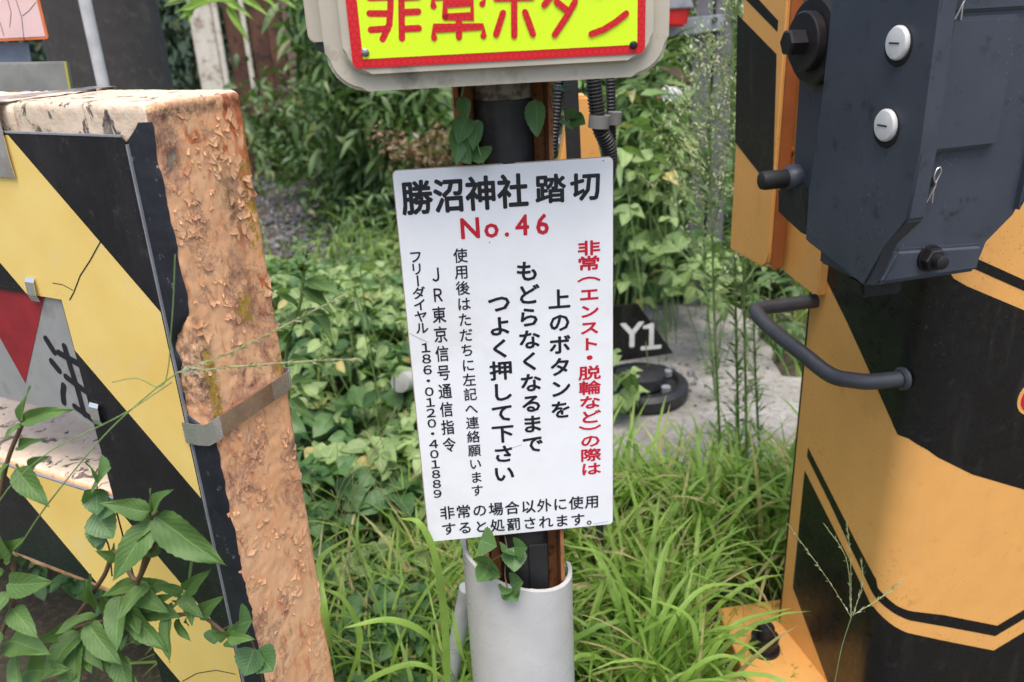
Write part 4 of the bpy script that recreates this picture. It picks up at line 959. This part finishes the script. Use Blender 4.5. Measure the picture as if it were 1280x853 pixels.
pB, _ = cover(900, (-2.6, .1), (1.9, 4.6), (.1, .45), .10, 12, k1_)
foliage('ground_cover', M['leaf_ivy'], pB, kind='stuff', label='darker broad leaves among the ground cover left of the notice')
pC, _ = cover(1300, (.2, 2.2), (3.75, 5.6), (.05, .75), .10, 13, lambda x, y: k1_(x, y) and x < .42*y-.15+.3)
foliage('ground_cover', M['leaf_cover'], pC, kind='stuff', label='leafy creeper patch beyond the concrete right of the notice')
pF, _ = cover(420, (-1.5, .3), (4.6, 7.2), (.03, .5), .06, 16, clear)
foliage('ground_cover', M['leaf_bush'], pF, kind='stuff', label='low weeds creeping over the gravel edge')
pD, _ = cover(300, (-.75, -.2), (1.15, 2.0), (.02, .3), .05, 14, clear)
foliage('ground_cover', M['leaf_ivy'], pD, kind='stuff', label='small leaves low in the grass beside the barrier foot')
# --- grass
def blades(n, xr, yr, lr, wr, seed, keep, lean=(.2, 1.1), curl=(.6, 2.2), dens=2.5):
    r = np.random.default_rng(seed); pos = []
    while len(pos) < n:
        x, y = r.uniform(*xr), r.uniform(*yr)
        if noise.noise(Vector((x*dens, y*dens, seed))) < r.uniform(-.6, .1) or not keep(x, y): continue
        cl_ = r.integers(2, 6)
        for _ in range(cl_): pos.append((x+r.normal(0, .015), y+r.normal(0, .015), 0))
    pos = np.array(pos[:n]); yaw = r.uniform(0, 6.28, n); L = r.uniform(*lr, n); W = r.uniform(*wr, n); th0 = r.uniform(*lean, n); cu = r.uniform(*curl, n)
    S = 8; dirh = np.stack([np.sin(yaw), np.cos(yaw)], 1); side = np.stack([np.cos(yaw), -np.sin(yaw), np.zeros(n)], 1)
    P = pos.copy(); th = th0*.35; rows = []; tw = r.normal(0, .5, n)
    for i in range(S+1):
        t = i/S; w_ = W*(np.sin(math.pi*min(.98, .16+.84*t))**.6)*(1 if i < S else .05)*.5
        sd_ = side*np.cos(tw*t)[:, None]+V(0, 0, 1)*np.sin(tw*t)[:, None]
        rows += [P-sd_*w_[:, None], P-V(0, 0, .0)+np.stack([np.zeros(n), np.zeros(n), -w_*.35], 1), P+sd_*w_[:, None]]
        st = (L/S)[:, None]; P = P+np.concatenate([dirh*np.sin(th)[:, None], np.cos(th)[:, None]], 1)*st; th = np.minimum(th+cu/S*(.4+1.2*t)*1.2, 2.6)
    Vv = np.stack(rows, 1); k = 3*(S+1); base = []
    for i in range(S):
        for j in (0, 1): a = i*3+j; base.append((a, a+1, a+4, a+3))
    F = (np.array(base)[None]+(np.arange(n)*k)[:, None, None]).reshape(-1, 4)
    return Vv.reshape(-1, 3), F, np.zeros((n*k, 2))
kg = lambda x, y: clear(x, y) and not inpoly(x, y, slab_poly) and not (inpoly(x, y, [tuple((CO+GU*a+GW*b)[:2]) for a, b in ((-.02, -.02), (.6, -.02), (.6, .4), (-.02, .4))]))
kr = lambda x, y: kg(x, y) and x > -.1+.1*(y-1.5) and not (x > .36 and y < 1.78)
g = [blades(350, (.36, .62), (1.3, 1.78), (.05, .12), (.004, .008), 27, kg), blades(1500, (-.15, 1.15), (1.3, 2.2), (.15, .36), (.004, .009), 21, kr, (.1, 1.2), (.4, 2.4)), blades(1900, (-.1, 1.1), (1.3, 2.12), (.22, .48), (.009, .016), 22, kr, (.1, 1.1), (.5, 2.4), 5),
     blades(1500, (-.75, .0), (1.2, 2.1), (.2, .44), (.006, .013), 23, kg)]
pE, _ = cover(700, (-1.6, -.35), (.75, 1.9), (.02, .42), .06, 15, clear)
foliage('ground_cover', M['leaf_ivy'], pE, kind='stuff', label='leaves under and behind the lower beam of the striped barrier')
pG, _ = cover(150, (.1, 1.05), (1.3, 2.4), (.02, .16), .05, 17, kr)
foliage('ground_cover', M['leaf_ivy'], pG, kind='stuff', label='small broad leaves mixed into the grass before the gate machine')
pH, _ = cover(240, (-.7, 0), (1.5, 2.3), (.1, .3), .06, 18, kg)
foliage('ground_cover', M['leaf_cover'], pH, kind='stuff', label='broad leaves mixed into the grass left of the guard pipe')
foliage('grass', M['grass'], g, kind='stuff', label='bright green grass round the guard pipe and the gate machine')
foliage('grass', M['grass'], [blades(1400, (-2.5, 2.8), (2.6, 5.5), (.2, .5), (.004, .009), 24, k1_), blades(1200, (-1.4, -.3), (.5, 1.1), (.15, .4), (.004, .009), 25, clear)], kind='stuff', label='thin grass scattered among the leafy ground cover')
# two broad blades low in front
def ribbon(pts, w0, mat, name, parent=None):
    P = bez(pts, 6); vs, fs = [], []; n = len(P); 
    for i, p in enumerate(P):
        t = nrm(P[min(i+1, n-1)]-P[max(i-1, 0)]); s_ = nrm(np.cross(t, nrm(CAM-p)+V(0, .5, .6))); w_ = w0*.5*math.sin(math.pi*min(.97, .2+.8*i/(n-1)))**.6*(1 if i < n-1 else .05)
        vs += [p-s_*w_, p-V(0, 0, w_*.4), p+s_*w_]
        if i: k = 3*i; fs += [(k-3, k-2, k+1, k), (k-2, k-1, k+2, k+1)]
    return obj(name, vs, fs, mat, parent, smooth=True)
tf = thing('grass_tuft', (atZ(540, 853)[0], atZ(540, 853)[1]-.2, 0), 'broad bladed grass clump bending in front between barrier and guard pipe', 'grass')
for l, w_ in (([(560, 880, 1.15), (556, 780, 1.12), (545, 700, 1.1), (525, 655, 1.1), (500, 648, 1.12)], .015), ([(575, 860, 1.2), (540, 800, 1.16), (490, 775, 1.14), (430, 785, 1.12)], .016), ([(440, 870, 1.2), (470, 845, 1.2), (520, 830, 1.2), (560, 850, 1.2)], .014), ([(420, 840, 1.15), (405, 760, 1.13), (400, 700, 1.2), (440, 670, 1.3)], .013),
              ([(480, 870, 1.3), (500, 800, 1.3), (540, 730, 1.3), (590, 690, 1.35)], .010), ([(430, 870, 1.2), (450, 800, 1.2), (430, 750, 1.2), (400, 735, 1.2)], .012), ([(600, 870, 1.2), (575, 810, 1.17), (565, 760, 1.2)], .010)):
    ribbon([atY(*q) for q in l], w_, M['grass'], 'blade', tf)
tf = thing('grass_tuft', (atZ(830, 853)[0], atZ(830, 853)[1], 0), 'broad bladed grass clump arching right of the guard pipe', 'grass')
for l, w_ in (([(800, 880, 1.45), (790, 780, 1.4), (760, 700, 1.4), (700, 680, 1.4)], .013), ([(815, 880, 1.4), (830, 800, 1.35), (880, 735, 1.4), (955, 735, 1.45)], .013), ([(790, 880, 1.4), (760, 830, 1.35), (725, 820, 1.33), (695, 850, 1.3)], .014), ([(830, 890, 1.35), (880, 830, 1.33), (920, 780, 1.35), (990, 760, 1.4)], .014), ([(860, 880, 1.35), (870, 820, 1.3), (860, 770, 1.3), (800, 745, 1.3)], .012), ([(820, 890, 1.4), (815, 790, 1.4), (830, 690, 1.5), (870, 640, 1.6)], .012), ([(790, 890, 1.4), (775, 760, 1.45), (745, 690, 1.5), (720, 675, 1.5)], .011), ([(840, 890, 1.35), (850, 850, 1.3), (900, 820, 1.3), (950, 835, 1.3)], .012)):
    ribbon([atY(*q) for q in l], w_, M['grass'], 'blade', tf)
# --- shrubs behind
def shrub(c, R, n, tpl, mat, size, label, cat='shrub', seed=1, down=-.4, group=None, ns=14):
    r = np.random.default_rng(seed); t = thing('shrub', (c[0], c[1], 0), label, cat, group); c = V(*c); R = V(*R)
    cl_ = c+r.normal(0, .45, (26, 3))*R; cl_[:, 2] = np.maximum(cl_[:, 2], .1)
    idx = r.integers(0, 26, n); pos = cl_[idx]+r.normal(0, .2, (n, 3))*R; pos[:, 2] = np.abs(pos[:, 2]-.04)+.04
    foliage('foliage', mat, [cloud(tpl, pos, r.uniform(0, 6.28, n), r.normal(down, .45, n), r.normal(0, .5, n), r.uniform(.6, 1.3, n)*size)], t, kind='stuff')
    v_, f_ = [], []
    for k in range(ns):
        a, b = tube('', bez([(c[0]+r.normal(0, .05), c[1]+r.normal(0, .05), 0), (c[0]+(cl_[k][0]-c[0])*.4, c[1]+(cl_[k][1]-c[1])*.4, cl_[k][2]*.6), cl_[k]], 3), .006, None, n=5, ret=True)
        f_ += [tuple(i+len(v_) for i in q) for q in b]; v_ += a
    obj('stem', v_, f_, M['stem' if ns < 14 else 'brown_stem'], t, smooth=True, kind='stuff'); return t
def sh_at(x, y, Y): p = atY(x, y, Y); return (p[0], p[1], max(p[2], .15))
shrub(sh_at(450, 120, 7.6), (.8, .7, .9), 4200, T_bush, M['leaf_bush'], .10, 'bright leafy shrub in front of the old fence above the gravel', seed=31)
shrub(sh_at(510, 60, 6.2), (.7, .7, .9), 4200, T_nar, M['leaf_bush'], .19, 'bamboo like bush with long leaves left of the button box', seed=32)
shrub(sh_at(520, 200, 5.8), (.8, .6, .7), 3600, T_nar, M['leaf_bush'], .16, 'drooping green bush directly left of the post and above the notice', seed=33)
shrub(sh_at(455, 215, 6.4), (.7, .5, .4), 2000, T_bush, M['leaf_bush'], .09, 'low green bush at the edge of the gravel path', seed=34)
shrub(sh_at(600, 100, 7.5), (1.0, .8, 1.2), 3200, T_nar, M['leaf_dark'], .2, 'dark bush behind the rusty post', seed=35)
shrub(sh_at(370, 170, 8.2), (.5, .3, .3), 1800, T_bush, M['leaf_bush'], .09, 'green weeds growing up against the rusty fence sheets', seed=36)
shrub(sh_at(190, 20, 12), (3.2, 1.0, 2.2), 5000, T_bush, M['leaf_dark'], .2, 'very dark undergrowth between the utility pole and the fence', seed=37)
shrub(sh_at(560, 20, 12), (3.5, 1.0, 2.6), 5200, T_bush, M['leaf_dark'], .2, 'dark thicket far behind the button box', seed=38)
shrub(sh_at(900, 40, 11), (3, 1.2, 1.6), 4200, T_bush, M['leaf_bush'], .14, 'sunlit green thicket far behind the grey posts', seed=39)
shrub(sh_at(800, 170, 3.5), (.22, .25, .45), 700, T_nar, M['horseweed'], .13, 'tall narrow leaved weed between the hoses and the grey posts', seed=40, down=.1, ns=5)
shrub(sh_at(835, 240, 3.9), (.35, .3, .4), 420, T_cover, M['leaf_ivy'], .11, 'broad leaved plant beside the foot of the grey posts', seed=41, ns=6)
shrub(sh_at(980, 300, 4.6), (.5, .5, .5), 700, T_bush, M['leaf_bush'], .1, 'small shrub behind the gate machine handle', seed=42)
shrub(sh_at(820, 110, 6.5), (.9, .6, .7), 1500, T_nar, M['leaf_bush'], .17, 'weeds growing in the ballast right of the button box', seed=43)
def weedpatch(poly, Ys, n, size, mat, tpl, label, seed):
    r = np.random.default_rng(seed); t = thing('leafy_weed', atZ(*np.mean(poly, 0)), label, 'weed'); P = []
    t.location.z = 0
    while len(P) < n:
        x, y = r.uniform(min(p[0] for p in poly), max(p[0] for p in poly)), r.uniform(min(p[1] for p in poly), max(p[1] for p in poly))
        if inpoly(x, y, poly): P.append(atY(x, y, r.uniform(*Ys)))
    P = np.array(P); yaw = r.uniform(0, 6.28, n); pit = r.normal(-.2, .3, n); rol = r.normal(0, .35, n); sz_ = r.uniform(.6, 1.2, n)*size
    L_2 = [cloud(tpl, P, yaw+d, pit+r.normal(0, .12, n), rol+r.normal(0, .15, n), sz_) for d in (0, 1.4, -1.4)]
    foliage('leaf', mat, L_2, t, kind='stuff'); v_, f_ = [], []
    for k in range(0, n, 4):
        p = P[k]; g_ = V(p[0]+r.normal(0, .1), p[1]+r.normal(0, .1), .02); a, b = tube('', bez([g_, (g_+p)/2+V(0, 0, .05), p], 3), .0022, None, n=4, ret=True); f_ += [tuple(i+len(v_) for i in q) for q in b]; v_ += a
    obj('stem', v_, f_, M['stem'], t, smooth=True, kind='stuff')
weedpatch([(772, 180), (840, 200), (880, 290), (930, 330), (905, 400), (850, 370), (780, 390)], (2.9, 3.6), 90, .085, M['leaf_cover'], T_cover, 'three leaved weed leaning over the concrete right of the notice', 91)
weedpatch([(775, 110), (850, 150), (850, 260), (775, 260)], (3.1, 3.9), 70, .13, M['horseweed'], T_nar, 'pale narrow leaved weed rising beside the black hoses', 92)
weedpatch([(940, 330), (1010, 360), (1005, 460), (960, 440)], (2.9, 3.6), 40, .07, M['leaf_bush'], T_bush, 'small green weed seen through the tubular handle', 93)
weedpatch([(345, 340), (500, 330), (520, 560), (385, 570)], (2.3, 4.0), 230, .055, M['leaf_cover'], T_cover, 'loose small leaved weeds standing between the salmon post and the notice', 94)
weedpatch([(420, 250), (490, 230), (492, 330), (400, 340)], (3.8, 5.2), 80, .07, M['leaf_bush'], T_nar, 'tangled weeds at the gravel edge left of the notice heading', 95)
weedpatch([(766, 440), (800, 445), (796, 500), (766, 505)], (2.5, 2.66), 12, .07, M['leaf_cover'], T_cover, 'few broad leaves overlapping the round foot of the track marker', 96)
# dry flowering twigs beneath the box
dt = thing('dry_twigs', sh_at(520, 260, 4.4), 'dry brown flowering twigs poking out left of the post', 'twigs')
r = np.random.default_rng(50); v_, f_ = [], []; cen = []
for k in range(12):
    q = atY(560, 230, 4.6); e = atY(r.uniform(460, 570), r.uniform(160, 205), 4.4); P = bez([q-V(0, 0, .3), (q+e)/2+V(0, 0, .06), e], 5)
    a, b = tube('', P, .004, None, n=5, ret=True); f_ += [tuple(i+len(v_) for i in z) for z in b]; v_ += a
    for p in P[4:]: cen += [p+r.normal(0, .025, 3) for _ in range(5)]
obj('twig', v_, f_, M['brown_stem'], dt, smooth=True, kind='stuff'); cen = np.array(cen); n = len(cen)
foliage('dry_flower', M['dead_leaf'], [cloud(T_bush, cen, r.uniform(0, 6.28, n), r.normal(0, .6, n), r.normal(0, .6, n), r.uniform(.02, .045, n))], dt, kind='stuff')
# --- horseweed stalks
def horseweed(base, top, Y, label, lo=0.0, flower=True, seed=1, nl=110, nb=44):
    r = np.random.default_rng(seed); B = atZ(*base, 0.0) if Y is None else atY(*base, Y); B[2] = 0; Tp = atY(*top, B[1])
    t = thing('horseweed', B, label, 'weed', 'tall thin weeds beside the gate machine')
    mid = (B+Tp)/2+V(*r.normal(0, .012, 2), 0); P = bez([B, mid, Tp], 10); tube('stem', P, [.0052-.0034*i/len(P) for i in range(len(P))], M['stem'], t, 7)
    H = Tp[2]; tt = r.uniform(.06, 1, nl); pos = np.array([P[min(len(P)-1, int(q*len(P)))] for q in tt])
    Pa = np.array(P); pos = np.stack([np.interp(tt*H, Pa[:, 2], Pa[:, k]) for k in range(3)], 1)
    lower = tt < .75
    foliage('leaf', M['horseweed'], [cloud(T_small, pos, r.uniform(0, 6.28, nl), r.normal(.65, .25, nl), r.normal(0, .4, nl), np.where(lower, .060, .032)*r.uniform(.6, 1.2, nl))], t, kind='stuff')
    if flower:
        v_, f_ = [], []; cen = []
        for k in range(nb):
            q = r.uniform(.55, .99); s_ = np.array([np.interp(q*H, Pa[:, 2], Pa[:, j]) for j in range(3)]); a = r.uniform(0, 6.28); L = (1.06-q)*.5*r.uniform(.5, 1.1)+.02
            e = s_+V(math.cos(a)*L, math.sin(a)*L, L*r.uniform(.7, 1.2)); m_2 = (s_+e)/2+V(math.cos(a), math.sin(a), 0)*L*.12
            PP = bez([s_, m_2, e], 4); A2, B2 = tube('', PP, .0009, None, n=4, ret=True); f_ += [tuple(i+len(v_) for i in z) for z in B2]; v_ += A2
            for z in PP[2:]:
                for _ in range(2): cen.append(z+r.normal(0, .008, 3))
        obj('branch', v_, f_, M['stem'], t, smooth=True, kind='stuff'); cen = np.array(cen); n = len(cen)
        foliage('flower_bud', M['bud'], [cloud(T_bush, cen, r.uniform(0, 6.28, n), r.normal(.9, .4, n), r.normal(0, .5, n), r.uniform(.009, .016, n))], t, kind='stuff')
    return t
horseweed((925, 640), (915, -40), None, 'tallest thin weed rising past the cover edge of the gate machine', seed=61, nl=260, nb=80)
horseweed((905, 650), (886, 60), None, 'thin weed with pale buds left of the tallest one', seed=62)
horseweed((935, 660), (925, 120), None, 'thin weed pressed close to the orange side cover', seed=63, nl=130)
horseweed((955, 640), (940, 330), None, 'shorter thin weed just left of the tubular handle', flower=False, seed=64)
horseweed((893, 640), (872, 90), 2.7, 'spreading weed with small buds in front of the grey posts', seed=65)
# --- near weeds
def leafp(parent, base, tip, Yb, Yt, wsc, up_, tpl, mat, name='leaf'):
    B, Tt = atY(*base, Yb), atY(*tip, Yt); Tt = B+(Tt-B)*(.9 if tpl is T_near else 1); d = Tt-B; L = np.linalg.norm(d); Y = d/L; 
    Z = np.asarray(up_, float); Z = nrm(Z-Y*np.dot(Z, Y)); X = np.cross(Y, Z); v, f, uv = tpl
    P = B+L*(v[:, 0:1]*wsc*X+v[:, 1:2]*Y+(v[:, 2:3]+.18*v[:, 1:2]**2)*Z)
    P = P+np.array([[0, 0, .004*noise.noise(Vector(p)*30)] for p in P])
    return obj(name, P, f, mat, parent, smooth=True, uv=uv)
def stemp(parent, pts, r0, mat='brown_stem', name='stem'): return tube(name, bez([atY(*p) for p in pts], 6), r0, M[mat], parent, 9)
toc = V(-.1, -.75, .65)
w1 = thing('weed', atY(150, 1000, .95), 'large leafy weed sprawling in front of the striped barrier', 'weed')
stemp(w1, [(110, 900, .95), (75, 800, .93), (100, 765, .92), (130, 720, .9), (145, 690, .88), (172, 725, .86), (190, 650, .85), (195, 640, .85)], .0030)
stemp(w1, [(60, 800, .93), (110, 780, .92), (160, 775, .9), (205, 770, .88), (250, 770, .87), (285, 795, .86)], .0026)
stemp(w1, [(140, 742, .9), (165, 738, .88), (185, 700, .86), (196, 668, .85), (195, 640, .84)], .0028)
stemp(w1, [(205, 770, .88), (232, 740, .87), (240, 700, .86)], .0018, 'stem')
Lf = [((195, 645), (284, 718), .84, .80, 1.0), ((188, 640), (118, 628), .84, .82, .9), ((192, 640), (208, 608), .84, .82, .8), ((190, 655), (130, 735), .84, .79, 1.05), ((190, 650), (140, 700), .84, .82, .7), ((200, 650), (178, 612), .85, .84, .6),
      ((185, 730), (140, 775), .88, .82, .9), ((150, 745), (138, 822), .88, .82, 1.1), ((160, 760), (205, 822), .88, .83, 1.0), ((150, 820), (160, 880), .88, .84, 1.1), ((100, 830), (60, 870), .88, .84, 1.), ((145, 700), (120, 690), .88, .86, .9), ((175, 760), (215, 745), .88, .86, .7), ((120, 760), (95, 730), .9, .87, .8), ((225, 745), (255, 775), .87, .84, .9), ((228, 742), (192, 728), .87, .85, .8), ((235, 745), (240, 785), .87, .84, 1.), ((232, 740), (258, 715), .87, .84, .7), ((210, 770), (205, 835), .87, .83, .85),
      ((165, 738), (210, 765), .88, .84, .9), ((120, 770), (60, 790), .9, .86, .9), ((100, 790), (40, 853), .9, .84, 1.), ((95, 800), (90, 870), .9, .84, .9), ((135, 800), (170, 880), .9, .84, 1.), ((170, 800), (180, 750), .9, .87, .8), ((285, 795), (262, 790), .86, .84, 1.1), ((285, 795), (318, 800), .86, .84, .9), ((200, 690), (155, 680), .86, .84, .8), ((150, 775), (110, 735), .9, .87, .75), ((250, 770), (275, 745), .87, .85, .8), ((110, 780), (150, 840), .89, .84, 1.)]
for b_, t_2, y0, y1, ws in list(Lf):
    jx, jy = rng.normal(0, 16, 2); k_ = rng.uniform(.5, .75); Lf.append(((b_[0]+jx*.4, b_[1]+jy*.4+4), (b_[0]+(t_2[0]-b_[0])*k_+jx, b_[1]+(t_2[1]-b_[1])*k_+jy), y0+.015, y1+.02, ws))
for b_, t_2, y0, y1, ws in Lf: leafp(w1, b_, t_2, y0, y1, ws, toc+rng.normal(0, .22, 3), T_near, M['leaf_near'])
w2 = thing('weed', atY(-20, 950, .9), 'leafy weed at the lower left corner beside the striped barrier', 'weed')
stemp(w2, [(-30, 900, .9), (0, 800, .88), (20, 740, .86), (10, 690, .86), (0, 680, .86)], .003)
stemp(w2, [(-20, 680, .86), (-5, 640, .85), (10, 575, .84), (28, 530, .83)], .0026)
stemp(w2, [(20, 580, .85), (38, 612, .85)], .0014, 'stem')
Lf = [((20, 585), (62, 640), .84, .81, 1.0), ((27, 525), (88, 512), .83, .81, .6), ((27, 530), (0, 550), .83, .81, .7), ((26, 530), (30, 480), .83, .83, .5), ((22, 560), (52, 545), .84, .82, .6), ((5, 700), (-20, 640), .86, .83, 1.), ((10, 730), (62, 730), .86, .83, 1.0), ((8, 700), (22, 672), .86, .84, .9), ((10, 740), (-30, 790), .86, .82, 1.), ((15, 760), (45, 800), .86, .82, 1.1), ((10, 800), (60, 815), .87, .83, 1.1), ((0, 790), (-20, 850), .86, .82, 1.), ((20, 820), (20, 880), .87, .82, 1.1), ((30, 840), (80, 835), .88, .84, .9), ((5, 715), (-30, 720), .86, .84, .9), ((12, 575), (-12, 610), .84, .82, .8), ((35, 590), (55, 570), .85, .83, .8)]
for b_, t_2, y0, y1, ws in Lf: leafp(w2, b_, t_2, y0, y1, ws, toc+rng.normal(0, .22, 3), T_near, M['leaf_near'])
# creeper up the inside of the barrier
cr = thing('creeper', B3(.27, .5, -.01), 'small leaved creeper climbing over the lower beam of the striped barrier', 'creeper')
stemp(cr, [(140, 720, .98), (135, 680, .98), (118, 655, .99), (122, 620, 1.0), (120, 590, 1.02), (135, 580, 1.02)], .0012, 'brown_stem')
for b_, t_2 in (((120, 610), (122, 645)), ((120, 620), (105, 612)), ((118, 640), (142, 672)), ((125, 655), (118, 685)), ((120, 600), (140, 585)), ((125, 630), (145, 640)), ((130, 670), (125, 690)), ((122, 595), (112, 580))):
    leafp(cr, b_, t_2, .99, .97, 1.0, toc+rng.normal(0, .25, 3), T_ivy, M['leaf_ivy'])
# creeper leaves near the barrier foot
cf = thing('creeper', atY(320, 880, .93), 'two lobed creeper leaves in front of the salmon post foot', 'creeper')
stemp(cf, [(270, 790, .9), (300, 782, .9), (318, 810, .9), (330, 860, .9)], .0012, 'brown_stem')
for b_, t_2 in (((302, 790), (284, 795)), ((318, 810), (305, 845)), ((322, 812), (342, 840)), ((298, 782), (316, 775)), ((268, 785), (268, 805)), ((300, 785), (285, 805))):
    leafp(cf, b_, t_2, .9, .88, 1.2, toc+rng.normal(0, .2, 3), T_ivy, M['leaf_ivy'])
# plant right behind the barrier
w3 = thing('weed', atZ(385, 560), 'upright weed with a spiky tip just right of the salmon post', 'weed')
stemp(w3, [(355, 640, 1.75), (362, 520, 1.7), (358, 440, 1.68), (375, 380, 1.66), (380, 335, 1.66)], .0035, 'stem')
for b_, t_2, ws in (((378, 350), (345, 335), .8), ((380, 350), (438, 370), .8), ((378, 360), (424, 395), .75), ((385, 385), (425, 430), 1.), ((372, 385), (345, 360), .9), ((376, 340), (370, 320), .7), ((380, 340), (392, 325), .7), ((365, 410), (345, 430), .9), ((370, 400), (400, 385), .7), ((362, 430), (340, 400), .8), ((360, 480), (395, 470), .8), ((362, 500), (395, 525), .8), ((360, 520), (345, 550), .8), ((362, 450), (390, 450), .8)):
    leafp(w3, b_, t_2, 1.67, 1.62, ws*.9, V(0, -.5, .85)+rng.normal(0, .2, 3), T_near, M['leaf_near'])
cen = np.array([atY(380+r.normal(0, 3), 318+r.uniform(0, 22), 1.66) for _ in range(60)]); foliage('flower_spike', M['horseweed'], [cloud(T_bush, cen, U(0, 6.28, 60), U(.2, 1.3, 60), U(-.5, .5, 60), U(.008, .016, 60))], w3, kind='stuff')
# ivy on the post
iv = thing('ivy', Q(-.05, 1.0, .06), 'ivy hanging on the rusty post between the box and the notice', 'ivy')
stemp(iv, [(580, 108, 1.13), (577, 130, 1.12), (590, 160, 1.12), (598, 185, 1.11), (604, 205, 1.11)], .0013, 'stem')
stemp(iv, [(684, 108, 1.14), (690, 135, 1.13), (705, 147, 1.12), (722, 150, 1.11)], .0010, 'brown_stem')
for b_, t_2, ws in (((583, 145), (572, 180), .7), ((578, 120), (583, 155), .5), ((598, 150), (592, 190), .55), ((598, 185), (604, 205), 1.3), ((586, 190), (600, 206), .8), ((573, 175), (590, 205), .8), ((575, 160), (570, 205), .6), ((670, 125), (672, 172), .6), ((707, 150), (715, 162), 1.2), ((715, 148), (732, 156), .8), ((708, 146), (722, 142), .7), ((700, 108), (708, 113), 1.2), ((715, 152), (730, 146), .6)):
    leafp(iv, b_, t_2, 1.12, 1.10, ws, toc+rng.normal(0, .25, 3), T_ivy, M['leaf_ivy'])
# leaves in the guard pipe
ip = thing('ivy', Q(-.01, .5, .06), 'young three leaved ivy growing out of the grey guard pipe', 'ivy')
stemp(ip, [(630, 665, 1.14), (634, 690, 1.12), (631, 715, 1.10), (634, 735, 1.08)], .0012, 'brown_stem'); stemp(ip, [(634, 690, 1.12), (614, 702, 1.1), (610, 712, 1.1)], .0009, 'brown_stem')
for b_, t_2, ws in (((642, 686), (643, 715), 1.1), ((636, 688), (628, 690), 1.), ((643, 686), (660, 684), .85), ((612, 710), (610, 694), .95), ((611, 711), (596, 728), .95), ((613, 711), (626, 722), .85), ((634, 731), (648, 752), 1.05), ((634, 732), (628, 745), .8), ((638, 731), (655, 728), .8), ((600, 676), (622, 682), 1.)):
    leafp(ip, b_, t_2, 1.10, 1.07, ws, toc+rng.normal(0, .2, 3), T_ivy, M['leaf_ivy'])
# --- seed stalks
def stalk(l, r0, label=None, seeds=None, parent=None, nm='seed_stalk'):
    P = bez([atY(*q) for q in l], 8)
    if parent is None: parent = thing('grass_stalk', P[0], label, 'grass')
    tube('stem', P, r0, M['straw'] if seeds else M['stem'], parent, 6)
    if seeds:
        r = np.random.default_rng(int(l[0][0])); cen = []
        for i in range(len(P)-1):
            for _ in range(seeds): cen.append(P[i]+(P[i+1]-P[i])*r.uniform())
        cen = np.array(cen); d = nrm(P[-1]-P[0]); yaw = math.atan2(d[0], d[1]); pit = math.asin(d[2]); n = len(cen)
        foliage('seed', M['bud'], [cloud(T_small, cen, yaw+r.normal(0, .25, n), pit+r.normal(0, .25, n), r.normal(0, 1, n), r.uniform(.006, .010, n), np.full(n, 1.8))], parent, kind='stuff')
    return parent
s = stalk([(-10, 640, .8), (20, 600, .8), (70, 560, .8), (150, 520, .79), (215, 478, .79)], .0007, 'long grass stalk arching across the striped barrier with two seed heads')
s = thing('grass_stalk', atY(0, 700, .82), 'long thin green grass stalk crossing the yellow stripes with two seed heads', 'grass')
stalk([(20, 690, .85), (60, 630, .84), (130, 545, .83), (190, 490, .82), (222, 466, .82)], .0009, parent=s)
stalk([(222, 466, .82), (290, 440, .82), (360, 405, .82), (432, 368, .82)], .0007, seeds=4, parent=s)
stalk([(222, 466, .82), (300, 458, .82), (380, 452, .82), (450, 449, .82)], .0007, seeds=4, parent=s)
stalk([(140, 478, .84), (170, 473, .84), (205, 480, .84), (215, 400, .83), (219, 318, .83)], .0006, parent=s)
s = thing('grass_stalk', atY(1040, 853, 1.0), 'thin branched seed stalk in front of the black stripe of the gate machine', 'grass')
stalk([(1042, 860, 1.05), (1052, 810, 1.05), (1064, 772, 1.05)], .0007, parent=s)
for e in ([(1064, 772), (1035, 725), (985, 655)], [(1064, 772), (1058, 700), (1030, 655)], [(1066, 770), (1078, 730), (1076, 700)], [(1064, 772), (1063, 700), (1058, 650)], [(1068, 768), (1100, 748), (1125, 727)]):
    stalk([(x, y, 1.05) for x, y in e], .0005, seeds=2, parent=s)
r = np.random.default_rng(77)
def fine_stalks(xr, yr, n, label):
    v_, f_ = [], []; sp_ = []
    for k in range(n):
        x, y = r.uniform(*xr), r.uniform(*yr); Y = 1.45+r.uniform(0, .6); dx = r.uniform(-100, 100); dy = r.uniform(60, 130)
        P = bez([atY(x-dx*.2, y+60, Y), atY(x, y, Y), atY(x+dx*.5, y-dy*.5, Y), atY(x+dx, y-dy, Y)], 6); A2, B2 = tube('', P, .0007, None, n=4, ret=True); f_ += [tuple(i+len(v_) for i in z) for z in B2]; v_ += A2
        if k % 2:
            for p in P[9:]:
                for _ in range(3): sp_.append(p+r.normal(0, .0012, 3))
    o = obj('seed_stalks', v_, f_, M['straw'], smooth=True, kind='stuff'); o['label'] = label
fine_stalks((720, 980), (640, 800), 40, 'fine pale seed stalks in the grass between the notice and the machine')
fine_stalks((400, 540), (600, 760), 30, 'fine pale seed stalks in the grass left of the notice')
# hanging bamboo leaves at the top
bl = thing('bamboo_twig', atY(250, -60, 4.5), 'bright bamboo twig hanging in front of the bleached planks', 'twig')
stemp(bl, [(330, -60, 4.5), (290, -10, 4.5), (240, 0, 4.5), (205, 8, 4.5)], .004, 'stem')
for b_, t_2 in (((290, 0), (208, 8)), ((260, 5), (215, 22)), ((285, 8), (312, 55)), ((280, 0), (318, 22)), ((300, -5), (340, 20)), ((320, -10), (352, 12)), ((250, 0), (230, 30)), ((335, -10), (375, 10)), ((230, 0), (205, 0))):
    leafp(bl, b_, t_2, 4.5, 4.4, .42, toc, T_near, M['grass'])
